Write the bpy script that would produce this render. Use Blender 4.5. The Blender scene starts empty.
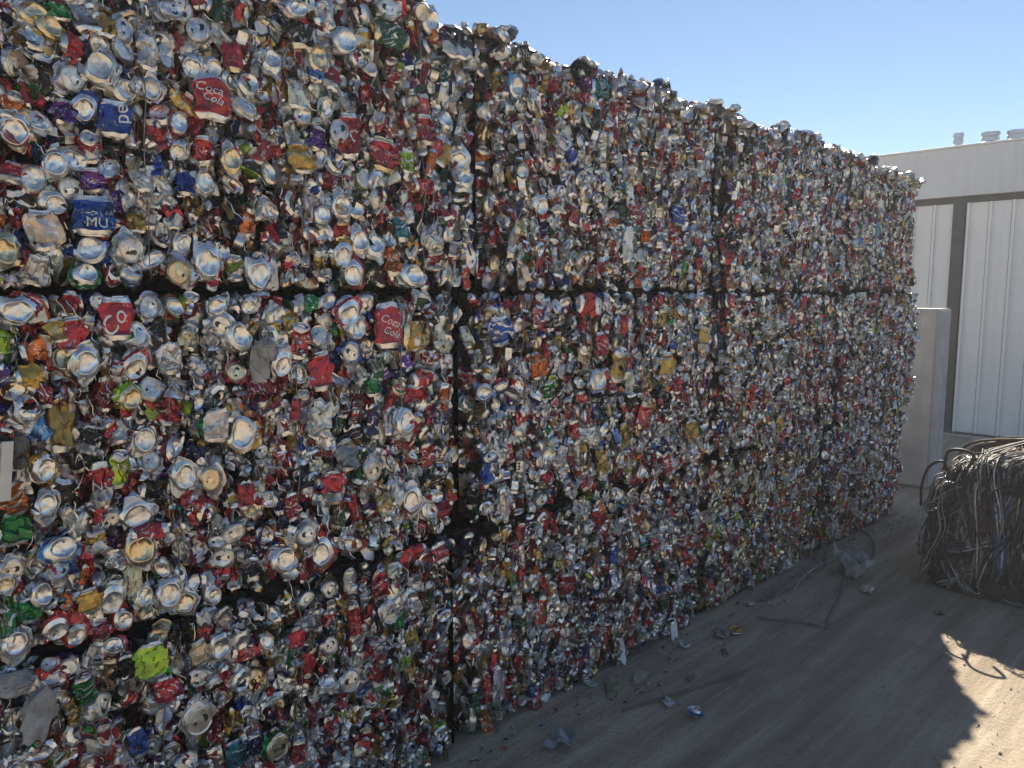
import bpy, bmesh, math, random
import numpy as np
from mathutils import Vector, Matrix, Euler
from mathutils.bvhtree import BVHTree

# ------------------------------------------------------------------ camera, sky, sun, exposure
SC = bpy.context.scene
COL = SC.collection
F_PX, PITCH, YAW = 769.0, math.radians(6.76), math.radians(45.34)
CAM = np.array([0.0, -1.794, 1.5])
cF = np.array([math.cos(YAW) * math.cos(PITCH), math.sin(YAW) * math.cos(PITCH), -math.sin(PITCH)])
cR = np.array([math.sin(YAW), -math.cos(YAW), 0.0])
cU = np.cross(cR, cF)
cam_data = bpy.data.cameras.new('camera')
cam_data.sensor_width = 36.0
cam_data.lens = F_PX / 1024 * 36.0
cam_data.clip_start, cam_data.clip_end = 0.05, 3000
cam = bpy.data.objects.new('camera', cam_data)
COL.objects.link(cam)
M = Matrix.Identity(4)
for i in range(3):
    M[i][0], M[i][1], M[i][2], M[i][3] = cR[i], cU[i], -cF[i], CAM[i]
cam.matrix_world = M
SC.camera = cam

SUN = Vector((1.15, 0.51, 1.0)).normalized()
world = bpy.data.worlds.new('World')
SC.world = world
world.use_nodes = True
wn = world.node_tree
sky = wn.nodes.new('ShaderNodeTexSky')
sky.sky_type = 'NISHITA'
sky.sun_disc = False
sky.sun_elevation = math.asin(SUN.z)
sky.sun_rotation = math.atan2(SUN.x, SUN.y)
sky.air_density, sky.dust_density, sky.ozone_density = 1.0, 0.03, 2.6
wn.nodes['Background'].inputs['Strength'].default_value = 0.049
wn.links.new(sky.outputs[0], wn.nodes['Background'].inputs['Color'])
sun_data = bpy.data.lights.new('sun', 'SUN')
sun_data.energy = 4.7
sun_data.angle = math.radians(0.5)
sun_data.color = (1.0, 0.90, 0.76)
sun = bpy.data.objects.new('sun', sun_data)
sun.rotation_euler = SUN.to_track_quat('Z', 'Y').to_euler()
sun.location = (6, 4, 8)
COL.objects.link(sun)
SC.view_settings.view_transform = 'Standard'
SC.view_settings.look = 'None'
SC.view_settings.gamma = 1.0
SC.view_settings.use_curve_mapping = False
SC.view_settings.exposure = 1.25
SC.render.engine = 'CYCLES'
SC.cycles.max_bounces = 5
SC.cycles.diffuse_bounces = 3
SC.cycles.glossy_bounces = 3

random.seed(11)
RNG = np.random.default_rng(7)

# ------------------------------------------------------------------ helpers
def ray(px, py):
    return cF * F_PX + cR * (px - 512) + cU * (384 - py)
def on_wall(px, py, y=0.0):
    d = ray(px, py)
    return CAM + d * ((y - CAM[1]) / d[1])
def on_ground(px, py, z=0.0):
    d = ray(px, py)
    return CAM + d * ((z - CAM[2]) / d[2])
def on_x(px, py, x):
    d = ray(px, py)
    return CAM + d * ((x - CAM[0]) / d[0])

def tag(o, label=None, cat=None, group=None, kind=None):
    if label: o['label'] = label
    if cat: o['category'] = cat
    if group: o['group'] = group
    if kind: o['kind'] = kind
    return o
def link(name, mesh, parent=None, loc=None):
    o = bpy.data.objects.new(name, mesh)
    COL.objects.link(o)
    if parent: o.parent = parent
    if loc is not None: o.location = loc
    return o
def empty(name, loc=(0, 0, 0), rz=0.0):
    o = bpy.data.objects.new(name, None)
    o.empty_display_size = 0.1
    COL.objects.link(o)
    o.location = loc
    o.rotation_euler = (0, 0, rz)
    return o
def mesh_from(name, verts, faces, mats, midx=None, smooth=True, sharp=None):
    me = bpy.data.meshes.new(name)
    me.from_pydata([tuple(v) for v in verts], [], [tuple(f) for f in faces])
    for m in mats: me.materials.append(m)
    if midx is not None:
        me.polygons.foreach_set('material_index', np.asarray(midx, dtype=np.int32))
    me.polygons.foreach_set('use_smooth', np.full(len(me.polygons), smooth))
    if sharp: me.set_sharp_from_angle(angle=math.radians(sharp))
    me.update()
    return me
def box_vf(x0, x1, y0, y1, z0, z1):
    v = [(x0, y0, z0), (x1, y0, z0), (x1, y1, z0), (x0, y1, z0), (x0, y0, z1), (x1, y0, z1), (x1, y1, z1), (x0, y1, z1)]
    f = [(3, 2, 1, 0), (4, 5, 6, 7), (0, 1, 5, 4), (1, 2, 6, 5), (2, 3, 7, 6), (3, 0, 4, 7)]
    return v, f
def bevel_box(name, b, mat, bev=0.004, seg=2):
    bm = bmesh.new()
    v, f = box_vf(*b)
    vs = [bm.verts.new(p) for p in v]
    for q in f: bm.faces.new([vs[i] for i in q])
    if bev: bmesh.ops.bevel(bm, geom=bm.edges[:], offset=bev, segments=seg, affect='EDGES', profile=0.6)
    me = bpy.data.meshes.new(name)
    bm.to_mesh(me); bm.free()
    me.materials.append(mat)
    return me
def tube_vf(pts, r, ns=5, base=0, taper=None):
    pts = np.asarray(pts, float)
    n = len(pts)
    tg = np.gradient(pts, axis=0)
    tg /= np.linalg.norm(tg, axis=1)[:, None] + 1e-9
    ref = np.array([0.3, 0.2, 0.93])
    a = np.cross(tg, ref); a /= np.linalg.norm(a, axis=1)[:, None] + 1e-9
    b = np.cross(tg, a)
    th = np.linspace(0, 2 * np.pi, ns, endpoint=False)
    rr = np.full(n, r) if taper is None else r * np.asarray(taper)
    V = pts[:, None] + rr[:, None, None] * (a[:, None] * np.cos(th)[None, :, None] + b[:, None] * np.sin(th)[None, :, None])
    Fc = []
    for i in range(n - 1):
        for j in range(ns):
            k = (j + 1) % ns
            Fc.append((base + i * ns + j, base + i * ns + k, base + (i + 1) * ns + k, base + (i + 1) * ns + j))
    Fc.append(tuple(base + j for j in range(ns))[::-1])
    Fc.append(tuple(base + (n - 1) * ns + j for j in range(ns)))
    return V.reshape(-1, 3), Fc
def smooth_path(ctrl, n=24):
    c = np.asarray(ctrl, float)
    c = np.vstack([2 * c[0] - c[1], c, 2 * c[-1] - c[-2]])
    out = []
    segs = len(c) - 3
    for s in np.linspace(0, segs - 1e-6, n):
        i = int(s); t = s - i
        p0, p1, p2, p3 = c[i:i + 4]
        out.append(0.5 * (2 * p1 + (p2 - p0) * t + (2 * p0 - 5 * p1 + 4 * p2 - p3) * t * t + (3 * p1 - p0 - 3 * p2 + p3) * t ** 3))
    return np.array(out)
class Waves:
    """cheap smooth noise: a sum of plane waves"""
    def __init__(self, rng, k, n=7, dim=3):
        self.k = rng.normal(0, k, (n, dim)); self.p = rng.uniform(0, 6.28, n); self.n = n
    def __call__(self, P):
        return np.sin(np.asarray(P) @ self.k.T + self.p).sum(-1) / math.sqrt(self.n * 0.5)

# ------------------------------------------------------------------ materials
def new_mat(name):
    m = bpy.data.materials.new(name)
    m.use_nodes = True
    nt = m.node_tree
    return m, nt, nt.nodes['Principled BSDF']
def N(nt, t, **kw):
    n = nt.nodes.new(t)
    for k, v in kw.items(): setattr(n, k, v)
    return n
def math_n(nt, op, a, b=None, clamp=False):
    n = N(nt, 'ShaderNodeMath', operation=op, use_clamp=clamp)
    for i, x in enumerate((a, b)):
        if x is None: continue
        if isinstance(x, (int, float)): n.inputs[i].default_value = x
        else: nt.links.new(x, n.inputs[i])
    return n.outputs[0]
def mix_c(nt, fac, a, b, mode='MIX'):
    n = N(nt, 'ShaderNodeMix', data_type='RGBA', blend_type=mode)
    for i, x in ((0, fac), (6, a), (7, b)):
        if isinstance(x, (int, float)): n.inputs[i].default_value = x
        elif isinstance(x, tuple): n.inputs[i].default_value = (*x, 1) if len(x) == 3 else x
        else: nt.links.new(x, n.inputs[i])
    return n.outputs[2]
def noise_n(nt, vec, scale, detail=3, rough=0.5):
    n = N(nt, 'ShaderNodeTexNoise')
    n.inputs['Scale'].default_value = scale; n.inputs['Detail'].default_value = detail; n.inputs['Roughness'].default_value = rough
    if vec is not None: nt.links.new(vec, n.inputs['Vector'])
    return n
def ramp_n(nt, fac, stops):
    n = N(nt, 'ShaderNodeValToRGB')
    e = n.color_ramp.elements
    while len(e) < len(stops): e.new(0.5)
    for q, (p, c) in zip(e, stops):
        q.position = p; q.color = (*c, 1) if len(c) == 3 else c
    nt.links.new(fac, n.inputs[0])
    return n.outputs[0]
def bump_n(nt, bsdf, h, strength=0.3, dist=0.01):
    b = N(nt, 'ShaderNodeBump')
    b.inputs['Strength'].default_value = strength; b.inputs['Distance'].default_value = dist
    nt.links.new(h, b.inputs['Height']); nt.links.new(b.outputs[0], bsdf.inputs['Normal'])

def simple_mat(name, col, rough=0.6, metal=0.0, var=0.25, scale=30, bump=0.0, spec=0.5, tint=None):
    m, nt, b = new_mat(name)
    tc = N(nt, 'ShaderNodeTexCoord').outputs['Object']
    nz = noise_n(nt, tc, scale, 5, 0.6).outputs['Fac']
    lo = tuple(c * (1 - var) for c in col); hi = tint or tuple(min(1, c * (1 + var)) for c in col)
    nt.links.new(ramp_n(nt, nz, [(0.3, lo), (0.7, hi)]), b.inputs['Base Color'])
    b.inputs['Roughness'].default_value = rough; b.inputs['Metallic'].default_value = metal
    b.inputs['Specular IOR Level'].default_value = spec
    if bump: bump_n(nt, b, nz, bump, 0.01)
    return m

def alu_mat(name, col, rough, metal=1.0, dirt=0.25):
    """bare can metal, slightly scuffed and dirty"""
    m, nt, b = new_mat(name)
    tc = N(nt, 'ShaderNodeTexCoord').outputs['Object']
    oi = N(nt, 'ShaderNodeObjectInfo')
    add = N(nt, 'ShaderNodeVectorMath', operation='ADD')
    cmb = N(nt, 'ShaderNodeCombineXYZ')
    nt.links.new(oi.outputs['Random'], cmb.inputs[0]); nt.links.new(tc, add.inputs[0]); nt.links.new(cmb.outputs[0], add.inputs[1])
    nz = noise_n(nt, add.outputs[0], 70, 5, 0.65).outputs['Fac']
    nz2 = noise_n(nt, add.outputs[0], 22, 3, 0.5).outputs['Fac']
    d = ramp_n(nt, nz, [(0.46, (0, 0, 0)), (0.70, (dirt, dirt, dirt))])
    c = mix_c(nt, d, col, (0.10, 0.088, 0.07))
    # some cans are gold lacquered or duller than others
    warm = ramp_n(nt, oi.outputs['Random'], [(0.0, (1, 0.97, 0.9)), (0.45, (1, 1, 1)), (0.8, (0.93, 0.96, 1)), (0.93, (0.95, 0.78, 0.5))])
    c = mix_c(nt, 1.0, c, warm, 'MULTIPLY')
    nt.links.new(c, b.inputs['Base Color'])
    b.inputs['Metallic'].default_value = metal
    r = N(nt, 'ShaderNodeMapRange'); r.inputs[1].default_value = 0.3; r.inputs[2].default_value = 0.7
    r.inputs[3].default_value = rough * 0.7; r.inputs[4].default_value = rough * 1.6
    nt.links.new(nz2, r.inputs[0]); nt.links.new(r.outputs[0], b.inputs['Roughness'])
    bump_n(nt, b, nz2, 0.35, 0.003)
    return m

def print_mat(name, style, source):
    """printed can wall; colour from the object or from a colour attribute, artwork laid out along the can's own UV"""
    m, nt, b = new_mat(name)
    oi = N(nt, 'ShaderNodeObjectInfo')
    if source == 'OBJECT': base = oi.outputs['Color']; rnd = oi.outputs['Random']
    else:
        at = N(nt, 'ShaderNodeAttribute', attribute_name='col'); base = at.outputs['Color']; rnd = at.outputs['Alpha']
    uv = N(nt, 'ShaderNodeUVMap').outputs[0]
    sep = N(nt, 'ShaderNodeSeparateXYZ'); nt.links.new(uv, sep.inputs[0])
    U_, V_ = sep.outputs[0], sep.outputs[1]
    off = N(nt, 'ShaderNodeCombineXYZ'); nt.links.new(rnd, off.inputs[2])
    mul = N(nt, 'ShaderNodeVectorMath', operation='MULTIPLY_ADD'); mul.inputs[1].default_value = (6.2, 3.0, 1)
    nt.links.new(uv, mul.inputs[0]); nt.links.new(off.outputs[0], mul.inputs[2])
    p = mul.outputs[0]
    white = (0.72, 0.72, 0.70)
    c = base
    def between(v, a, bb): return math_n(nt, 'MULTIPLY', math_n(nt, 'GREATER_THAN', v, a), math_n(nt, 'LESS_THAN', v, bb))
    if style == 0:      # sweeping white script strokes
        w = N(nt, 'ShaderNodeTexWave', wave_type='RINGS'); w.inputs['Scale'].default_value = 0.55; w.inputs['Distortion'].default_value = 7.0
        w.inputs['Detail'].default_value = 1.5; w.inputs['Detail Scale'].default_value = 1.3
        nt.links.new(p, w.inputs['Vector'])
        k = math_n(nt, 'MULTIPLY', math_n(nt, 'GREATER_THAN', w.outputs['Fac'], 0.86), between(V_, 0.24, 0.80))
        c = mix_c(nt, k, c, white)
    elif style == 1:    # silver foot, coloured block, dark band
        k = math_n(nt, 'LESS_THAN', V_, 0.36)
        c = mix_c(nt, k, c, (0.60, 0.61, 0.62))
        k2 = between(V_, 0.36, 0.42)
        c = mix_c(nt, k2, c, (0.03, 0.035, 0.06))
        vo = N(nt, 'ShaderNodeTexVoronoi'); vo.inputs['Scale'].default_value = 2.3; nt.links.new(p, vo.inputs['Vector'])
        c = mix_c(nt, math_n(nt, 'MULTIPLY', math_n(nt, 'LESS_THAN', vo.outputs['Distance'], 0.23), math_n(nt, 'GREATER_THAN', V_, 0.45)), c, white)
    elif style == 2:    # small type and a label patch
        nz = noise_n(nt, p, 1.1, 1).outputs['Fac']
        inv = N(nt, 'ShaderNodeHueSaturation'); inv.inputs['Hue'].default_value = 0.5; inv.inputs['Value'].default_value = 0.28
        nt.links.new(base, inv.inputs['Color'])
        c = mix_c(nt, math_n(nt, 'GREATER_THAN', nz, 0.57), c, inv.outputs[0])
        br = N(nt, 'ShaderNodeTexBrick'); br.inputs['Scale'].default_value = 5.0; br.inputs['Mortar Size'].default_value = 0.09
        br.inputs['Brick Width'].default_value = 0.35; br.inputs['Row Height'].default_value = 0.3
        nt.links.new(p, br.inputs['Vector'])
        nn = noise_n(nt, p, 9, 2).outputs['Fac']
        k = math_n(nt, 'MULTIPLY', math_n(nt, 'GREATER_THAN', nn, 0.55), between(V_, 0.52, 0.66))
        c = mix_c(nt, k, c, white)
    elif style == 3:    # crown of diagonal stripes
        s = math_n(nt, 'ADD', math_n(nt, 'MULTIPLY', U_, 9.0), math_n(nt, 'MULTIPLY', V_, 5.0))
        fr = math_n(nt, 'FRACT', s)
        c = mix_c(nt, math_n(nt, 'MULTIPLY', math_n(nt, 'LESS_THAN', fr, 0.22), between(V_, 0.3, 0.7)), c, white)
    # bare metal worn through along the folds and at both necks
    tc = N(nt, 'ShaderNodeTexCoord').outputs['Object']
    nz = noise_n(nt, tc, 95, 4, 0.7).outputs['Fac']
    wear = math_n(nt, 'GREATER_THAN', nz, 0.635)
    neck = math_n(nt, 'ADD', math_n(nt, 'LESS_THAN', V_, 0.05), math_n(nt, 'GREATER_THAN', V_, 0.965), True)
    wear = math_n(nt, 'MAXIMUM', wear, neck)
    c = mix_c(nt, wear, c, (0.66, 0.66, 0.65))
    dn = noise_n(nt, tc, 30, 4, 0.6).outputs['Fac']
    d = ramp_n(nt, dn, [(0.40, (0.06, 0.06, 0.06)), (0.70, (0.62, 0.62, 0.62))])
    c = mix_c(nt, d, c, (0.055, 0.048, 0.040))
    nt.links.new(c, b.inputs['Base Color'])
    nt.links.new(math_n(nt, 'ADD', math_n(nt, 'MULTIPLY', wear, 0.3), 0.66), b.inputs['Metallic'])
    b.inputs['Roughness'].default_value = 0.33
    bump_n(nt, b, dn, 0.25, 0.004)
    return m

M_ALU = alu_mat('bare_aluminium', (0.84, 0.84, 0.83), 0.29, 1.0, 0.55)
M_LID = alu_mat('lid_aluminium', (0.72, 0.72, 0.71), 0.36, 1.0, 0.55)
M_HOLE_SHADE = simple_mat('hole_shade', (0.05, 0.05, 0.05), 0.5, 0.6)  # dark colour painted for the shade inside mouth and tab hole
PRINT = [print_mat('can_print_%s' % s, i, 'OBJECT') for i, s in enumerate(('script', 'banded', 'label', 'striped', 'plain'))]
PRINT_S = [print_mat('packed_print_%s' % s, i, 'ATTR') for i, s in enumerate(('script', 'banded', 'label', 'striped', 'plain'))]

COLS = {  # real ink colours, linear
    'red': (0.50, 0.045, 0.062), 'dred': (0.32, 0.03, 0.042), 'silver': (0.70, 0.71, 0.73), 'white': (0.72, 0.72, 0.70),
    'gold': (0.56, 0.36, 0.08), 'blue': (0.02, 0.08, 0.36), 'navy': (0.012, 0.02, 0.10), 'black': (0.018, 0.018, 0.02),
    'green': (0.02, 0.24, 0.06), 'dgreen': (0.015, 0.08, 0.035), 'lime': (0.34, 0.52, 0.04), 'purple': (0.11, 0.03, 0.24),
    'orange': (0.66, 0.17, 0.03), 'teal': (0.02, 0.26, 0.32), 'cream': (0.62, 0.53, 0.38), 'sky': (0.13, 0.36, 0.70),
    'brown': (0.22, 0.12, 0.04), 'pink': (0.62, 0.16, 0.26), 'grey': (0.30, 0.30, 0.31)}
PAL = ['silver'] * 25 + ['white'] * 6 + ['red'] * 22 + ['dred'] * 12 + ['gold'] * 8 + ['blue'] * 4 + ['navy'] * 7 + ['black'] * 18 + \
      ['green'] * 2 + ['dgreen'] * 4 + ['lime'] * 1 + ['purple'] * 2 + ['orange'] * 2 + ['teal'] * 1 + ['cream'] * 5 + ['sky'] * 1 + \
      ['brown'] * 4 + ['grey'] * 10

# ------------------------------------------------------------------ crushed cans
def tri(x):
    return np.abs(((x / (2 * np.pi)) % 1.0) * 4 - 2) - 1
def smoothstep(x):
    x = np.clip(x, 0, 1); return x * x * (3 - 2 * x)
def crushed_can(rng, kind, ns=26, nb=16, flat=None, noise=1.0):
    """one crushed drinks can as arrays (verts, faces, material index, uv), its showing side towards -Y, front at y = 0"""
    hi = ns >= 16
    if hi: prof = [(0, .0115), (.010, .0108), (.017, .008), (.0215, .003), (.0232, 0), (.0247, .0002), (.0275, .004), (.0315, .010)]
    else: prof = [(0, .0115), (.0185, .007), (.0235, 0), (.0315, .010)]
    nbot = len(prof)
    for t in np.linspace(0, 1, nb): prof.append((.0331, .013 + t * .088))
    nbody = len(prof)
    if hi: prof += [(.0300, .109), (.0272, .1145), (.0278, .1172), (.0268, .1184), (.0255, .1168), (.0243, .1132), (.0225, .1150), (.012, .1153), (0, .1153)]
    else: prof += [(.0290, .110), (.0275, .1180), (.0243, .1140), (0, .1153)]
    prof = np.array(prof); nr = len(prof)
    th = np.linspace(0, 2 * np.pi, ns, endpoint=False)
    R, Z = np.repeat(prof[:, 0], ns), np.repeat(prof[:, 1], ns)
    T = np.clip((Z - .011) / .092, 0, 1)
    TH = np.tile(th, nr)
    stiff = np.ones(nr); stiff[nbot:nbody] = 0.0; stiff[nbot] = .5; stiff[nbody - 1] = .5
    ST = np.repeat(stiff, ns)
    faces, midx, uvs = [], [], []
    for i in range(nr - 1):
        mi = 1 if i < nbot - 1 else (2 if i >= nbody else 0)
        v0, v1 = [np.clip((prof[q, 1] - .006) / .104, 0, 1) for q in (i, i + 1)]
        for j in range(ns):
            k = (j + 1) % ns
            if i == 0: faces.append((j, ns + k, ns + j)[::-1] if False else (j, ns + j, ns + k)); uvs += [(j / ns, v0), (j / ns, v1), ((j + 1) / ns, v1)]
            elif i == nr - 2: faces.append((i * ns + j, (i + 1) * ns + j, i * ns + k)); uvs += [(j / ns, v0), (j / ns, v1), ((j + 1) / ns, v0)]
            else:
                faces.append((i * ns + j, (i + 1) * ns + j, (i + 1) * ns + k, i * ns + k))
                uvs += [(j / ns, v0), (j / ns, v1), ((j + 1) / ns, v1), ((j + 1) / ns, v0)]
            midx.append(mi)
    X, Y = R * np.cos(TH), R * np.sin(TH)
    if hi:          # pull tab on the lid; mouth and finger hole are flat dark discs
        a0 = rng.uniform(0, 6.28); base = len(X)
        ex, ey, ez = [], [], []
        q = np.linspace(0, 2 * np.pi, 12, endpoint=False)
        opened = rng.random() < 0.8
        mx = .0105 + .0085 * np.cos(q); my = .0075 * np.sin(q)
        tx = -.0035 + .0125 * np.cos(q); ty = .0075 * np.sign(np.sin(q)) * np.abs(np.sin(q)) ** .6
        hx = -.0105 + .0032 * np.cos(q); hy = .0042 * np.sin(q)
        for ax, ay, z in ((mx, my, .1166), (tx, ty, .1160), (tx * .92, ty * .9, .1186), (hx, hy, .1195)):
            ex.append(ax * math.cos(a0) - ay * math.sin(a0)); ey.append(ax * math.sin(a0) + ay * math.cos(a0)); ez.append(np.full(12, z))
        X = np.concatenate([X] + ex); Y = np.concatenate([Y] + ey); Z = np.concatenate([Z] + ez)
        T = np.concatenate([T, np.ones(48)]); ST = np.concatenate([ST, np.ones(48)]); TH = np.arctan2(Y, X)
        R = np.hypot(X, Y)
        def ring(o): return [base + o + i for i in range(12)]
        polys = []
        if opened: polys.append((ring(0), 3))
        polys += [(ring(24), 1), (ring(36), 3)]
        for i in range(12):
            k = (i + 1) % 12
            polys.append(([base + 12 + i, base + 12 + k, base + 24 + k, base + 24 + i], 1))
        for pl, mi in polys:
            faces.append(tuple(pl)); midx.append(mi); uvs += [(0, 1)] * len(pl)
    body = 1 - ST
    # ---- how hard, and which way, it was crushed
    if kind == 'side':
        L = rng.uniform(.55, 1.0); fy = flat or rng.uniform(.22, .5); bend = rng.normal(0, .75); endsq = rng.uniform(.3, .8); amp = .0115
    elif kind == 'foil':
        L = rng.uniform(.4, .8); fy = rng.uniform(.2, .45); bend = rng.normal(0, 1.2); endsq = rng.uniform(.2, .6); amp = .011
    else:
        L = rng.uniform(.12, .5); fy = rng.uniform(.6, 1.0); bend = rng.normal(0, .5); endsq = rng.uniform(.62, 1.0); amp = .0095
    sy = fy * body + (fy + (1 - fy) * endsq) * ST
    sx = 1 + (1 - sy) * .32
    if kind in ('bottom', 'lid'):      # accordion folds
        k = rng.uniform(1.5, 3.2)
        R2 = 1 + body * (.16 * np.sin(6.28 * k * T + rng.uniform(0, 6) + rng.integers(1, 4) * TH) + .12 * np.sin(rng.integers(2, 5) * TH + rng.uniform(0, 6)))
        X, Y = X * R2, Y * R2
    X, Y = X * sx, Y * sy
    # warp the ends out of round
    Z = Z + ST * .0035 * noise * np.sin(2 * TH + rng.uniform(0, 6)) * (R / .025) * rng.uniform(0, 1)
    dent = rng.uniform(0, 1) ** 2 * .007 * noise
    da = rng.uniform(0, 6.28)
    Z = Z + (T < .01) * dent * np.maximum(0, (R / .025) * np.cos(TH - da)) - (T > .99) * dent * np.maximum(0, (R / .025) * np.cos(TH - da + 2))
    # kinked spine
    t0, w = rng.uniform(.25, .75), rng.uniform(.15, .5)
    tt = np.linspace(0, 1, 60)
    ang = bend * smoothstep((tt - t0) / w + .5)
    blen = .092 * L
    py_ = np.concatenate([[0], np.cumsum(np.sin(ang[:-1]) * blen / 59)]); pz_ = np.concatenate([[0], np.cumsum(np.cos(ang[:-1]) * blen / 59)])
    A = np.interp(T, tt, ang); SY, SZ = np.interp(T, tt, py_), np.interp(T, tt, pz_)
    dz = Z - (.011 + T * .092)
    kd = rng.uniform(0, 6.28)
    P = np.stack([X, SY + Y * np.cos(A) + dz * np.sin(A), SZ - Y * np.sin(A) + dz * np.cos(A)], 1)
    c, s = math.cos(kd), math.sin(kd)
    if kind in ('bottom', 'lid'):
        P = P @ np.array([[c, s, 0], [-s, c, 0], [0, 0, 1]]).T
    # creases: triangle waves folded through the wall
    D = np.zeros_like(P)
    for q in range(8):
        k = rng.normal(0, 1, 3); k /= np.linalg.norm(k)
        dr = rng.normal(0, 1, 3); dr /= np.linalg.norm(dr)
        wl = rng.uniform(.02, .06) * (.45 if q > 3 else 1)
        D += dr[None] * (tri(P @ k * 6.28 / wl + rng.uniform(0, 6))[:, None]) * amp * (.42 if q > 3 else 1) * rng.uniform(.3, 1)
    P = P + D * (noise * (body + (.24 if kind != 'foil' else .6) * ST))[:, None]
    # ---- face it towards -Y
    if kind == 'bottom':   # can axis z -> +Y
        P = np.stack([P[:, 0], P[:, 2], -P[:, 1]], 1); front = np.arange(ns * 2)
    elif kind == 'lid':
        P = np.stack([P[:, 0], -P[:, 2], P[:, 1]], 1); front = np.arange((nr - 2) * ns, nr * ns)
    else:                  # axis upright, flat side to the front
        front = np.arange(len(P))
    if kind in ('bottom', 'lid'):
        ctr = P[front].mean(0)
        # level the end so that it faces -Y before tilting at random
        Q = P[front] - ctr
        nrm = np.linalg.svd(Q, full_matrices=False)[2][2]
        if nrm[1] > 0: nrm = -nrm
        rot = np.array(Vector(nrm).rotation_difference(Vector((0, -1, 0))).to_matrix())
        P = (P - ctr) @ rot.T
        tl = Euler((rng.normal(0, .26), rng.normal(0, .2), rng.normal(0, .22))).to_matrix()
        P = P @ np.array(tl).T
    else:
        P = P - (P.min(0) + P.max(0)) / 2
    P[:, 1] -= np.percentile(P[:, 1], 3)
    if kind in ('side', 'foil'): P[:, 1] -= 0.0
    return P, faces, midx, uvs

def can_mesh(name, data, style, prints=PRINT):
    P, faces, midx, uvs = data
    me = mesh_from(name, P, faces, [prints[style], M_ALU, M_LID, M_HOLE_SHADE], midx, True, 24)
    uvl = me.uv_layers.new(name='UVMap')
    uvl.data.foreach_set('uv', np.asarray(uvs, dtype=np.float32).ravel())
    return me
STYLE_P = [0, 0, 0, 1, 1, 2, 2, 2, 3, 4, 4]
LIB, LIBLOW = {}, {}
def fold_strip(rng):
    """a pleat of can wall standing edge-on: a wavy V-section strip"""
    n = 8; L = rng.uniform(.025, .075)
    t = np.linspace(-.5, .5, n); a, b_ = rng.uniform(0, 6, 2); w = rng.uniform(.0012, .0045)
    cx = .006 * np.sin(t * rng.uniform(2, 7) + a) + .003 * tri(t * rng.uniform(8, 18) + b_)
    P = []
    for i in range(n):
        k = math.sin(math.pi * (i + .3) / n) ** .5
        P += [(cx[i] - w * k, .022, t[i] * L), (cx[i] - .25 * w * k, .001 * math.sin(9 * t[i] + a), t[i] * L), (cx[i] + .25 * w * k, .001 * math.sin(9 * t[i] + b_), t[i] * L), (cx[i] + w * k, .022, t[i] * L)]
    f = []; uv = []
    for i in range(n - 1):
        for j in range(3):
            f.append((4 * i + j, 4 * i + j + 1, 4 * i + j + 5, 4 * i + j + 4)); uv += [(.5, .5)] * 4
    return np.array(P), f, [0 if rng.random() < .6 else 1] * len(f), uv
for kind, n in (('bottom', 46), ('lid', 22), ('side', 70), ('foil', 22)):
    LIB[kind] = [can_mesh('can', crushed_can(RNG, kind), STYLE_P[RNG.integers(len(STYLE_P))]) for _ in range(n)]
    LIBLOW[kind] = [crushed_can(RNG, kind, 9, 6) for _ in range(max(8, n // 2))]
FOLDS = [fold_strip(RNG) for _ in range(60)]
KINDS = ['bottom'] * 20 + ['lid'] * 10 + ['side'] * 46 + ['foil'] * 24

def tint(name, rng=RNG):
    c = np.array(COLS[name]) * rng.uniform(.75, 1.15)
    return tuple(np.clip(c * rng.uniform(.92, 1.08, 3), 0, .9)) + (1.0,)

class Packed:
    """many cheap cans gathered into one mesh (colour kept as an attribute)"""
    def __init__(self): self.V, self.F, self.MI, self.UV, self.C, self.n = [], [], [], [], [], 0
    def add(self, data, mat3, loc, color, style):
        P, f, mi, uv = data
        self.V.append(P @ np.asarray(mat3).T + np.asarray(loc))
        self.F += [tuple(i + self.n for i in q) for q in f]
        self.n += len(P)
        self.MI += [style if m == 0 else 4 + m for m in mi]
        self.UV += uv
        self.C += [color] * len(P)
    def build(self, name, parent):
        me = mesh_from(name, np.concatenate(self.V), self.F, PRINT_S + [M_ALU, M_LID, M_HOLE_SHADE], self.MI, True, 45)
        me.uv_layers.new(name='UVMap').data.foreach_set('uv', np.asarray(self.UV, dtype=np.float32).ravel())
        a = me.attributes.new('col', 'FLOAT_COLOR', 'POINT')
        a.data.foreach_set('color', np.asarray(self.C, dtype=np.float32).ravel())
        return tag(link(name, me, parent), kind='stuff')

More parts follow.
